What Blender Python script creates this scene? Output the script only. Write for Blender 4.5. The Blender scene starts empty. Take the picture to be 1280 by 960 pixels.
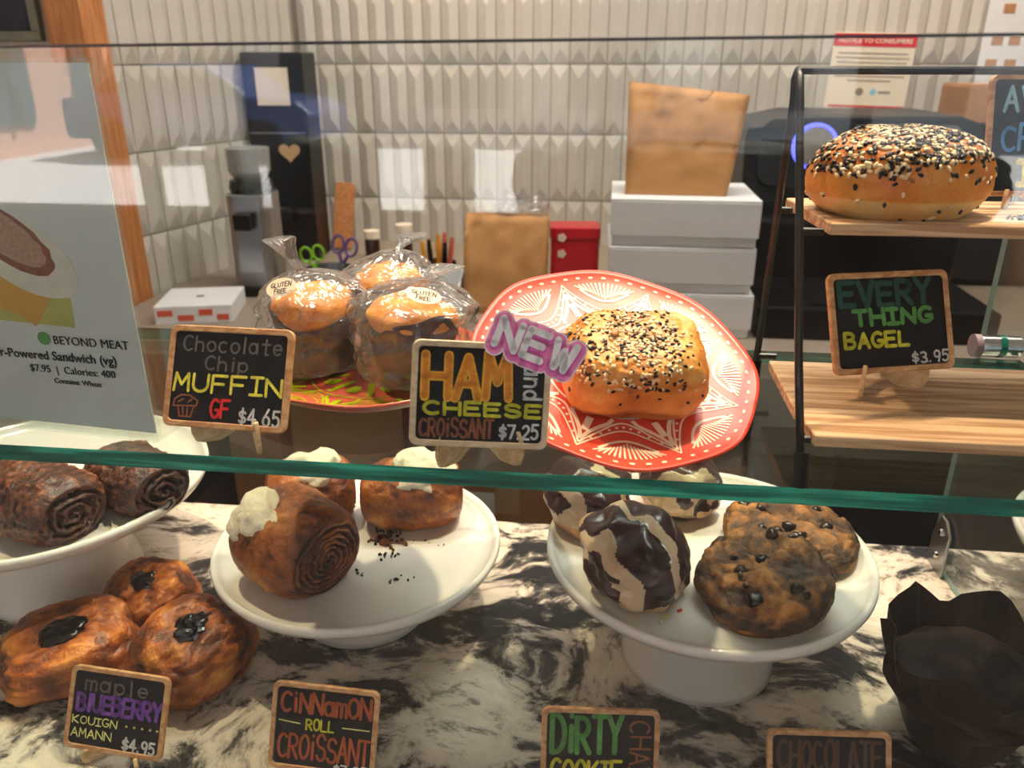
import bpy, bmesh, math, random
from mathutils import Vector, Matrix, Euler, noise
from mathutils.bvhtree import BVHTree
random.seed(7)
R = math.radians
sc = bpy.context.scene
COL = sc.collection

# ---------------------------------------------------------------- camera
CAMZ = 1.43
cam = bpy.data.cameras.new('camera'); camo = bpy.data.objects.new('camera', cam); COL.objects.link(camo)
camo.location = (0, 0, CAMZ)
camo.rotation_euler = (R(90 - 22), 0, R(6.5))
cam.sensor_width = 36; cam.lens = 36 * 1000 / 1280
cam.clip_start = .02; cam.clip_end = 200
cam.dof.use_dof = True; cam.dof.focus_distance = .62; cam.dof.aperture_fstop = 9.0
sc.camera = camo

# ---------------------------------------------------------------- world, sun, lamps, exposure
w = bpy.data.worlds.new('World'); sc.world = w; w.use_nodes = True
bg = w.node_tree.nodes['Background']
bg.inputs[0].default_value = (.68, .84, 1.0, 1); bg.inputs[1].default_value = 2.1
sc.view_settings.view_transform = 'Standard'; sc.view_settings.look = 'None'
sc.view_settings.gamma = 1; sc.view_settings.use_curve_mapping = False
sc.view_settings.exposure = 0.36
cy = sc.cycles
cy.use_denoising = True; cy.max_bounces = 10; cy.diffuse_bounces = 4; cy.glossy_bounces = 4
cy.transmission_bounces = 4; cy.transparent_max_bounces = 24
cy.caustics_reflective = False; cy.caustics_refractive = False; cy.sample_clamp_indirect = 6

def lamp(kind, name, loc, energy, color, **kw):
    l = bpy.data.lights.new(name, kind); l.energy = energy; l.color = color
    for k, v in kw.items():
        if k not in ('rot', 'aim'): setattr(l, k, v)
    o = bpy.data.objects.new(name, l); COL.objects.link(o); o.location = loc
    if 'aim' in kw:
        o.rotation_euler = (Vector(kw['aim']) - Vector(loc)).to_track_quat('-Z', 'Y').to_euler()
    if 'rot' in kw: o.rotation_euler = kw['rot']
    return o
lamp('SUN', 'sun', (0, -20, 30), 40, (1, .95, .88), rot=(R(36), 0, R(40)), angle=R(.6))
p = lamp('AREA', 'window_portal', (-.2, -2.98, 1.72), 1, (1, 1, 1), rot=(R(90), 0, R(0)), shape='RECTANGLE', size=6.0, size_y=1.95)
p.rotation_euler = (R(-90), 0, 0); p.data.cycles.is_portal = True
WARM = (1, .73, .46)
lamp('SPOT', 'ceiling_spot_case', (.28, .98, 2.85), 112, WARM, aim=(.12, .58, 1.1), spot_size=R(50), spot_blend=.7, shadow_soft_size=.03)
lamp('SPOT', 'ceiling_spot_case_left', (-.75, 1.05, 2.85), 100, WARM, aim=(-.36, .56, 1.0), spot_size=R(46), spot_blend=.7, shadow_soft_size=.03)
lamp('SPOT', 'ceiling_spot_wall', (-.46, 2.3, 2.85), 48, WARM, aim=(-.45, 2.52, 1.5), spot_size=R(44), spot_blend=.9, shadow_soft_size=.04)
lamp('SPOT', 'ceiling_spot_wall_right', (.86, 2.3, 2.85), 48, WARM, aim=(.82, 2.52, 1.5), spot_size=R(44), spot_blend=.9, shadow_soft_size=.04)
lamp('AREA', 'ceiling_panel_light', (.2, 1.5, 2.92), 38, (1, .93, .84), shape='RECTANGLE', size=1.6, size_y=.5, rot=(0, 0, 0))

# ---------------------------------------------------------------- material helpers
MATS = {}
def nodes_of(name):
    m = bpy.data.materials.new(name); m.use_nodes = True
    nt = m.node_tree; b = nt.nodes['Principled BSDF']
    return m, nt, b, nt.nodes, nt.links
def c4(c): return (c[0], c[1], c[2], 1)
def srgb(r, g, b):
    f = lambda x: (x / 255 / 12.92) if x / 255 <= .04045 else ((x / 255 + .055) / 1.055) ** 2.4
    return (f(r), f(g), f(b))
def ramp(nd, stops, interp='LINEAR'):
    r = nd.new('ShaderNodeValToRGB'); e = r.color_ramp; e.interpolation = interp
    while len(e.elements) < len(stops): e.elements.new(.5)
    for el, (p, c) in zip(e.elements, stops): el.position = p; el.color = c4(c)
    return r
def plain(name, col, rough=.5, metal=0, var=.08, scale=40, bump=0, bscale=200, spec=.5, emit=None, es=1, alpha=None, trans=0):
    m, nt, b, nd, lk = nodes_of(name)
    tc = nd.new('ShaderNodeTexCoord'); n = nd.new('ShaderNodeTexNoise'); n.inputs['Scale'].default_value = scale; n.inputs['Detail'].default_value = 4
    lk.new(tc.outputs['Object'], n.inputs['Vector'])
    rp = ramp(nd, [(.3, tuple(x * (1 - var) for x in col)), (.7, tuple(min(1, x * (1 + var)) for x in col))])
    lk.new(n.outputs['Fac'], rp.inputs[0]); lk.new(rp.outputs[0], b.inputs['Base Color'])
    b.inputs['Roughness'].default_value = rough; b.inputs['Metallic'].default_value = metal
    b.inputs['Specular IOR Level'].default_value = spec
    b.inputs['Transmission Weight'].default_value = trans
    if emit: b.inputs['Emission Color'].default_value = c4(emit); b.inputs['Emission Strength'].default_value = es
    if bump:
        n2 = nd.new('ShaderNodeTexNoise'); n2.inputs['Scale'].default_value = bscale; n2.inputs['Detail'].default_value = 5
        lk.new(tc.outputs['Object'], n2.inputs['Vector'])
        bp = nd.new('ShaderNodeBump'); bp.inputs['Strength'].default_value = bump; bp.inputs['Distance'].default_value = .002
        lk.new(n2.outputs['Fac'], bp.inputs['Height']); lk.new(bp.outputs[0], b.inputs['Normal'])
    MATS[name] = m; return m
def pastry(name, stops, rough=.5, nscale=45, nmix=.45, bump=.6, bscale=160, spec=.5, coat=0):
    """baked tone comes from the mesh attribute 'tone' plus noise"""
    m, nt, b, nd, lk = nodes_of(name)
    at = nd.new('ShaderNodeAttribute'); at.attribute_name = 'tone'
    tc = nd.new('ShaderNodeTexCoord')
    n = nd.new('ShaderNodeTexNoise'); n.inputs['Scale'].default_value = nscale; n.inputs['Detail'].default_value = 6; n.inputs['Roughness'].default_value = .62
    lk.new(tc.outputs['Object'], n.inputs['Vector'])
    s = nd.new('ShaderNodeMath'); s.operation = 'SUBTRACT'; s.inputs[1].default_value = .5; lk.new(n.outputs['Fac'], s.inputs[0])
    k = nd.new('ShaderNodeMath'); k.operation = 'MULTIPLY_ADD'; k.inputs[1].default_value = nmix * 2.2
    lk.new(s.outputs[0], k.inputs[0]); lk.new(at.outputs['Fac'], k.inputs[2])
    rp = ramp(nd, stops); lk.new(k.outputs[0], rp.inputs[0]); lk.new(rp.outputs[0], b.inputs['Base Color'])
    b.inputs['Roughness'].default_value = rough; b.inputs['Specular IOR Level'].default_value = spec; b.inputs['Coat Weight'].default_value = coat
    n2 = nd.new('ShaderNodeTexNoise'); n2.inputs['Scale'].default_value = bscale; n2.inputs['Detail'].default_value = 6
    lk.new(tc.outputs['Object'], n2.inputs['Vector'])
    bp = nd.new('ShaderNodeBump'); bp.inputs['Strength'].default_value = bump; bp.inputs['Distance'].default_value = .0015
    lk.new(n2.outputs['Fac'], bp.inputs['Height']); lk.new(bp.outputs[0], b.inputs['Normal'])
    MATS[name] = m; return m
def wood(name, a, bcol, sc_=(3, 60, 60), rough=.5, axis_noise=3.0):
    m, nt, b, nd, lk = nodes_of(name)
    tc = nd.new('ShaderNodeTexCoord'); mp = nd.new('ShaderNodeMapping'); mp.inputs['Scale'].default_value = sc_
    lk.new(tc.outputs['Object'], mp.inputs[0])
    n = nd.new('ShaderNodeTexNoise'); n.inputs['Scale'].default_value = axis_noise; n.inputs['Detail'].default_value = 6; n.inputs['Distortion'].default_value = .6
    lk.new(mp.outputs[0], n.inputs['Vector'])
    rp = ramp(nd, [(.34, a), (.5, tuple((x + y) / 2 for x, y in zip(a, bcol))), (.58, bcol)]); lk.new(n.outputs['Fac'], rp.inputs[0])
    lk.new(rp.outputs[0], b.inputs['Base Color']); b.inputs['Roughness'].default_value = rough
    bp = nd.new('ShaderNodeBump'); bp.inputs['Strength'].default_value = .12; bp.inputs['Distance'].default_value = .001
    lk.new(n.outputs['Fac'], bp.inputs['Height']); lk.new(bp.outputs[0], b.inputs['Normal'])
    MATS[name] = m; return m
def thin_glass(name, tint=(1, 1, 1), rough=0.0, haze=0.0, hazecol=(1, 1, 1), boost=1.0, bump=0):
    m = bpy.data.materials.new(name); m.use_nodes = True; nt = m.node_tree; nd = nt.nodes; lk = nt.links; nd.clear()
    out = nd.new('ShaderNodeOutputMaterial'); tr = nd.new('ShaderNodeBsdfTransparent'); tr.inputs[0].default_value = c4(tint)
    gl = nd.new('ShaderNodeBsdfGlossy'); gl.inputs['Roughness'].default_value = rough
    geo = nd.new('ShaderNodeNewGeometry')
    io = nd.new('ShaderNodeMath'); io.operation = 'MULTIPLY_ADD'; io.inputs[1].default_value = -(1.5 - 1 / 1.5); io.inputs[2].default_value = 1.5
    lk.new(geo.outputs['Backfacing'], io.inputs[0])
    fr = nd.new('ShaderNodeFresnel'); lk.new(io.outputs[0], fr.inputs['IOR'])
    mu = nd.new('ShaderNodeMath'); mu.operation = 'MULTIPLY'; mu.use_clamp = True; mu.inputs[1].default_value = boost; lk.new(fr.outputs[0], mu.inputs[0])
    mx = nd.new('ShaderNodeMixShader'); lk.new(mu.outputs[0], mx.inputs[0]); lk.new(tr.outputs[0], mx.inputs[1]); lk.new(gl.outputs[0], mx.inputs[2])
    last = mx
    if haze:
        df = nd.new('ShaderNodeBsdfDiffuse'); df.inputs[0].default_value = c4(hazecol)
        m2 = nd.new('ShaderNodeMixShader'); m2.inputs[0].default_value = haze
        lk.new(mx.outputs[0], m2.inputs[1]); lk.new(df.outputs[0], m2.inputs[2]); last = m2
    if bump:
        tc = nd.new('ShaderNodeTexCoord'); n = nd.new('ShaderNodeTexNoise'); n.inputs['Scale'].default_value = 38; n.inputs['Detail'].default_value = 3; n.inputs['Distortion'].default_value = 1.2
        lk.new(tc.outputs['Object'], n.inputs['Vector'])
        bp = nd.new('ShaderNodeBump'); bp.inputs['Strength'].default_value = bump; bp.inputs['Distance'].default_value = .006
        lk.new(n.outputs['Fac'], bp.inputs['Height']); lk.new(bp.outputs[0], gl.inputs['Normal']); lk.new(bp.outputs[0], fr.inputs['Normal'])
    lk.new(last.outputs[0], out.inputs[0]); MATS[name] = m; return m
def granite():
    m, nt, b, nd, lk = nodes_of('granite')
    tc = nd.new('ShaderNodeTexCoord'); mp = nd.new('ShaderNodeMapping'); mp.inputs['Rotation'].default_value = (0, 0, R(35)); mp.inputs['Scale'].default_value = (1, 1.3, 1)
    lk.new(tc.outputs['Object'], mp.inputs[0])
    wn = nd.new('ShaderNodeTexNoise'); wn.inputs['Scale'].default_value = 4; wn.inputs['Detail'].default_value = 3
    lk.new(mp.outputs[0], wn.inputs['Vector'])
    sub = nd.new('ShaderNodeVectorMath'); sub.operation = 'MULTIPLY_ADD'; sub.inputs[1].default_value = (.22, .22, .22)
    lk.new(wn.outputs['Color'], sub.inputs[0]); lk.new(mp.outputs[0], sub.inputs[2])
    n1 = nd.new('ShaderNodeTexNoise'); n1.inputs['Scale'].default_value = 11; n1.inputs['Detail'].default_value = 12; n1.inputs['Roughness'].default_value = .66; n1.inputs['Distortion'].default_value = .35
    lk.new(sub.outputs[0], n1.inputs['Vector'])
    dark = ramp(nd, [(.0, srgb(26, 27, 31)), (.43, srgb(34, 36, 40)), (.47, srgb(84, 82, 80)), (.49, srgb(160, 152, 142)), (.53, srgb(206, 196, 180)), (.62, srgb(226, 216, 200)), (.72, srgb(164, 154, 142)), (.8, srgb(214, 204, 190))])
    lk.new(n1.outputs['Fac'], dark.inputs[0])
    n2 = nd.new('ShaderNodeTexNoise'); n2.inputs['Scale'].default_value = 42; n2.inputs['Detail'].default_value = 6; n2.inputs['Roughness'].default_value = .7
    lk.new(sub.outputs[0], n2.inputs['Vector'])
    r2 = ramp(nd, [(.36, srgb(90, 88, 86)), (.46, (1, 1, 1))]); lk.new(n2.outputs['Fac'], r2.inputs[0])
    mx = nd.new('ShaderNodeMixRGB'); mx.blend_type = 'MULTIPLY'; mx.inputs[0].default_value = .7
    lk.new(dark.outputs[0], mx.inputs[1]); lk.new(r2.outputs[0], mx.inputs[2])
    lk.new(mx.outputs[0], b.inputs['Base Color']); b.inputs['Roughness'].default_value = .16
    MATS['granite'] = m
granite()

# palette ---------------------------------------------------------
plain('plaster_cream', srgb(222, 205, 182), .8)
plain('plaster_white', srgb(214, 210, 204), .85)
plain('grout', srgb(138, 130, 119), .9)
plain('tile', srgb(196, 190, 179), .28, var=.05, scale=12)
plain('floor_concrete', srgb(120, 112, 104), .5, scale=6, var=.15)
wood('oak_post', srgb(206, 140, 84), srgb(176, 108, 58), (40, 40, 3), .5)
wood('board_wood', srgb(224, 194, 154), srgb(168, 128, 90), (2.2, 40, 40), .5, 4)
wood('plywood', srgb(222, 194, 152), srgb(198, 164, 118), (12, 60, 60), .6)
wood('frame_wood', srgb(214, 172, 124), srgb(178, 128, 84), (30, 60, 60), .55)
wood('frame_wood_pale', srgb(226, 208, 178), srgb(200, 178, 144), (30, 60, 60), .55)
plain('slate', srgb(22, 25, 32), .6, var=.25, scale=60, spec=.2)
plain('black_metal', srgb(16, 16, 19), .38, bump=.1)
plain('black_plastic', srgb(16, 16, 18), .36, spec=.3)
plain('black_matt', srgb(22, 21, 21), .8, spec=.2)
plain('steel', srgb(170, 172, 174), .3, metal=1, var=.04)
plain('chrome', srgb(205, 205, 205), .12, metal=1, var=.02)
plain('porcelain', srgb(232, 229, 222), .12, var=.015)
plain('white_card', srgb(226, 226, 226), .7, var=.02)
plain('paper', srgb(235, 222, 200), .8, var=.02)
plain('kraft', srgb(190, 138, 84), .75, var=.04, scale=60, bump=.1)
plain('cardboard', srgb(178, 128, 84), .8, var=.08, scale=14)
plain('cardboard_pale', srgb(196, 160, 118), .8, var=.08, scale=14)
plain('red_tin', srgb(196, 24, 40), .3)
plain('red_ink', srgb(208, 34, 46), .7)
plain('orange_ink', srgb(214, 92, 62), .7)
plain('grey_ink', srgb(150, 138, 126), .8)
plain('black_ink', srgb(20, 20, 22), .8)
plain('green_ink', srgb(88, 170, 96), .8)
plain('counter_top', srgb(150, 136, 122), .4, scale=10)
plain('cabinet_dark', srgb(58, 46, 40), .55, scale=8)
plain('cabinet_brown', srgb(108, 82, 62), .6, scale=8)
thin_glass('pane_glass', (.985, .995, .99), 0, .002, (.9, .95, .95))
thin_glass('shelf_glass', (.90, .965, .945), 0, .004, (.8, .95, .9))
thin_glass('side_glass', (.95, .985, .97), 0, .02)
thin_glass('acrylic', (.97, .98, .98), 0, 0, boost=1.6)
thin_glass('bag_film', (.97, .97, .98), .05, .045, (.9, .93, 1), boost=2.6, bump=1.0)
def edge_green():
    m, nt, b, nd, lk = nodes_of('glass_edge')
    tc = nd.new('ShaderNodeTexCoord'); mp = nd.new('ShaderNodeMapping'); mp.inputs['Scale'].default_value = (9, 1, 160)
    lk.new(tc.outputs['Object'], mp.inputs[0])
    n = nd.new('ShaderNodeTexNoise'); n.inputs['Scale'].default_value = 1.0; n.inputs['Detail'].default_value = 3; lk.new(mp.outputs[0], n.inputs['Vector'])
    rp = ramp(nd, [(.3, srgb(4, 76, 70)), (.52, srgb(8, 122, 106)), (.68, srgb(60, 200, 170))]); lk.new(n.outputs['Fac'], rp.inputs[0])  # palest stop paints bright glints along the glass edge into the colour
    lk.new(rp.outputs[0], b.inputs['Base Color']); b.inputs['Roughness'].default_value = .1
    b.inputs['Subsurface Weight'].default_value = .0; b.inputs['Coat Weight'].default_value = .6
    MATS['glass_edge'] = m
edge_green()
plain('glass_edge_dark', srgb(30, 26, 26), .25)
plain('glass_edge_pale', srgb(150, 176, 166), .2)
def chalk(n, *rgb): plain('chalk_' + n, srgb(*rgb), .9, var=.22, scale=260)
chalk('white', 226, 228, 228); chalk('orange', 222, 140, 52); chalk('amber', 236, 176, 60); chalk('yellow', 232, 224, 84); chalk('lime', 206, 206, 60)
chalk('brown', 150, 92, 66); chalk('grey', 112, 106, 102); chalk('red', 226, 48, 52); chalk('green', 92, 158, 84); chalk('dark_green', 40, 86, 74)
chalk('purple', 122, 74, 170); chalk('sky', 150, 205, 225); chalk('blue', 96, 160, 222); chalk('pale_yellow', 226, 226, 140); chalk('rust', 176, 88, 52); chalk('umber', 92, 68, 54)
plain('sticker_white', srgb(244, 226, 240), .4, var=.02); plain('sticker_pink', srgb(246, 128, 196), .4, var=.06); plain('sticker_violet', srgb(222, 84, 186), .4, var=.04); plain('sticker_letter', srgb(248, 246, 252), .4, var=.01)
plain('plate_red', srgb(228, 72, 50), .34, var=.05); plain('plate_under', srgb(196, 92, 70), .3); plain('plate_cream', srgb(250, 226, 200), .36, var=.02)
plain('plate_green', srgb(168, 186, 20), .25, var=.08)
plain('jam', srgb(10, 8, 14), .1, var=.2, spec=.5); plain('icing', srgb(244, 234, 206), .55, var=.06, scale=80, bump=.8, bscale=180)
plain('crumb', srgb(112, 62, 30), .8); plain('crumb_dark', srgb(50, 28, 18), .8)
plain('seed_black', srgb(26, 22, 24), .4, var=.2); plain('seed_white', srgb(236, 214, 170), .45, var=.08); plain('seed_tan', srgb(170, 122, 70), .5)
plain('choc_chip', srgb(34, 22, 18), .3)
plain('muffin_paper', srgb(46, 32, 27), .55, var=.2, scale=30, bump=.3); plain('tulip_paper', srgb(38, 26, 21), .55, var=.25, scale=25, bump=.4, spec=.3)
pastry('p_chocolate_roll', [(.0, srgb(42, 22, 20)), (.35, srgb(78, 42, 30)), (.65, srgb(120, 68, 42)), (1, srgb(178, 114, 72))], .36, 60, .5, 1.0, 360, coat=.15)
pastry('p_kouign', [(.0, srgb(58, 28, 16)), (.28, srgb(112, 54, 24)), (.55, srgb(176, 96, 36)), (.8, srgb(214, 138, 58)), (1, srgb(234, 170, 90))], .36, 42, .42, 1.0, 300, coat=.1)
pastry('p_cinnamon', [(.0, srgb(40, 20, 14)), (.28, srgb(94, 44, 20)), (.58, srgb(166, 92, 36)), (1, srgb(226, 160, 80))], .42, 44, .46, 1.0, 320, coat=.1)
pastry('p_savory', [(.0, srgb(128, 64, 24)), (.35, srgb(186, 112, 44)), (.65, srgb(222, 152, 66)), (1, srgb(240, 196, 116))], .42, 50, .35, 1.0, 240, coat=.15)
pastry('p_bagel', [(.0, srgb(140, 70, 16)), (.35, srgb(208, 118, 26)), (.62, srgb(220, 154, 66)), (1, srgb(222, 186, 124))], .4, 40, .22, .7, 320, coat=.15)
pastry('p_cookie', [(.0, srgb(48, 30, 16)), (.3, srgb(98, 64, 30)), (.6, srgb(150, 98, 44)), (1, srgb(202, 140, 70))], .62, 90, .55, 1.0, 320)
pastry('p_chai', [(.0, srgb(54, 30, 30)), (.44, srgb(60, 34, 34)), (.5, srgb(206, 176, 142)), (.8, srgb(222, 198, 166)), (1, srgb(204, 140, 70))], .28, 60, .05, .5, 120, coat=.25)
pastry('p_muffin_top', [(.0, srgb(186, 100, 30)), (.5, srgb(232, 150, 52)), (1, srgb(248, 196, 92))], .55, 60, .3, .8, 260)
pastry('p_dark_muffin', [(.0, srgb(14, 9, 8)), (.5, srgb(30, 19, 15)), (1, srgb(60, 38, 28))], .7, 60, .4, 1.0, 160, spec=.15)

# ---------------------------------------------------------------- mesh helpers
def tag(o, label=None, cat=None, group=None, kind=None):
    if label: o['label'] = label
    if cat: o['category'] = cat
    if group: o['group'] = group
    if kind: o['kind'] = kind
    return o
def link_mesh(name, me, mat, parent=None, loc=None, rot=None):
    o = bpy.data.objects.new(name, me); COL.objects.link(o)
    if mat:
        for m in (mat if isinstance(mat, (list, tuple)) else [mat]):
            me.materials.append(MATS[m])
    if parent: o.parent = parent
    if loc is not None: o.location = loc
    if rot is not None: o.rotation_euler = rot
    return o
def obj(name, bm, mat, parent=None, loc=None, rot=None, smooth=False, bevel=0, seg=2):
    bmesh.ops.recalc_face_normals(bm, faces=bm.faces)
    me = bpy.data.meshes.new(name); bm.to_mesh(me); bm.free()
    if smooth:
        for f in me.polygons: f.use_smooth = True
    o = link_mesh(name, me, mat, parent, loc, rot)
    if bevel:
        b = o.modifiers.new('bevel', 'BEVEL'); b.width = bevel; b.segments = seg; b.limit_method = 'ANGLE'; b.angle_limit = R(40)
    return o
def empty(name, loc=(0, 0, 0), rot=(0, 0, 0), label=None, cat=None, group=None):
    o = bpy.data.objects.new(name, None); COL.objects.link(o); o.location = loc; o.rotation_euler = rot; o.empty_display_size = .02
    return tag(o, label, cat, group)
def NB(): return bmesh.new()
def box(bm, x0, x1, y0, y1, z0, z1, M=None):
    vs = [bm.verts.new(Vector(p) if M is None else M @ Vector(p)) for p in ((x0, y0, z0), (x1, y0, z0), (x1, y1, z0), (x0, y1, z0), (x0, y0, z1), (x1, y0, z1), (x1, y1, z1), (x0, y1, z1))]
    for f in ((0, 3, 2, 1), (4, 5, 6, 7), (0, 1, 5, 4), (1, 2, 6, 5), (2, 3, 7, 6), (3, 0, 4, 7)): bm.faces.new([vs[i] for i in f])
    return bm
def prism(bm, pts, z0, z1, M=None):
    T = (lambda p: Vector(p)) if M is None else (lambda p: M @ Vector(p))
    a = [bm.verts.new(T((x, y, z0))) for x, y in pts]; b = [bm.verts.new(T((x, y, z1))) for x, y in pts]
    n = len(pts); bm.faces.new(a[::-1]); bm.faces.new(b)
    for i in range(n): bm.faces.new((a[i], a[(i + 1) % n], b[(i + 1) % n], b[i]))
    return bm
def tube(bm, pts, r, n=10):
    pts = [Vector(p) for p in pts]; rings = []
    for i, p_ in enumerate(pts):
        d = (pts[min(i + 1, len(pts) - 1)] - pts[max(i - 1, 0)]).normalized()
        u = d.orthogonal().normalized() if i == 0 else (rings_u - d * rings_u.dot(d)).normalized()
        rings_u = u; v = d.cross(u); rr = r[i] if isinstance(r, (list, tuple)) else r
        rings.append([bm.verts.new(p_ + (u * math.cos(2 * math.pi * k / n) + v * math.sin(2 * math.pi * k / n)) * rr) for k in range(n)])
    for a, b in zip(rings, rings[1:]):
        for k in range(n): bm.faces.new((a[k], a[(k + 1) % n], b[(k + 1) % n], b[k]))
    bm.faces.new(rings[0][::-1]); bm.faces.new(rings[-1]); return bm
def lathe(bm, prof, n=48, M=None, mod=None):
    rings = []
    for r, z in prof:
        if r < 1e-6: rings.append([bm.verts.new((M @ Vector((0, 0, z))) if M else (0, 0, z))])
        else:
            ring = []
            for k in range(n):
                a = 2 * math.pi * k / n; s = mod(a, r) if mod else 1
                q = Vector((r * s * math.cos(a), r * s * math.sin(a), z)); ring.append(bm.verts.new(M @ q if M else q))
            rings.append(ring)
    for a, b in zip(rings, rings[1:]):
        for k in range(n):
            l = (k + 1) % n
            if len(a) == 1 and len(b) == 1: continue
            if len(a) == 1: bm.faces.new((a[0], b[l], b[k]))
            elif len(b) == 1: bm.faces.new((a[k], a[l], b[0]))
            else: bm.faces.new((a[k], a[l], b[l], b[k]))
    return bm
def rrect(w_, h_, r, n=5, cx=0, cy=0):
    pts = []
    for sx, sy, a0 in ((1, -1, -90), (1, 1, 0), (-1, 1, 90), (-1, -1, 180)):
        for k in range(n + 1):
            a = R(a0 + 90 * k / n); pts.append((cx + sx * (w_ / 2 - r) + r * math.cos(a), cy + sy * (h_ / 2 - r) + r * math.sin(a)))
    return pts
def fbm(p_, o=4): return noise.fractal(p_, 1.0, 2.0, o)
def surf(name, nu, nv, fn, mat, parent=None, loc=None, rot=None, smooth=True):
    """closed pole-to-pole grid; fn(u, v) -> (Vector, tone)"""
    vs = []; tn = []
    def add(u, v):
        q, t = fn(u, v); vs.append(tuple(q)); tn.append(t)
    add(0, 0)
    for j in range(1, nv):
        for i in range(nu): add(i / nu, j / nv)
    add(0, 1)
    fs = []
    for i in range(nu): fs.append((0, 1 + (i + 1) % nu, 1 + i))
    for j in range(nv - 2):
        a = 1 + j * nu; b = a + nu
        for i in range(nu): fs.append((a + i, a + (i + 1) % nu, b + (i + 1) % nu, b + i))
    a = 1 + (nv - 2) * nu; e = len(vs) - 1
    for i in range(nu): fs.append((a + i, a + (i + 1) % nu, e))
    me = bpy.data.meshes.new(name); me.from_pydata(vs, [], fs); me.update()
    bmx = NB(); bmx.from_mesh(me); bmesh.ops.recalc_face_normals(bmx, faces=bmx.faces); bmx.to_mesh(me); bmx.free()
    at = me.attributes.new('tone', 'FLOAT', 'POINT'); at.data.foreach_set('value', tn)
    if smooth: me.polygons.foreach_set('use_smooth', [True] * len(me.polygons))
    return link_mesh(name, me, mat, parent, loc, rot)
def sp(c, e): return math.copysign(abs(c) ** e, c)
def sdir(u, v, e1=1, e2=1):
    th = 2 * math.pi * u; ph = math.pi * (v - .5)
    return Vector((sp(math.cos(ph), e1) * sp(math.cos(th), e2), sp(math.cos(ph), e1) * sp(math.sin(th), e2), sp(math.sin(ph), e1)))

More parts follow.
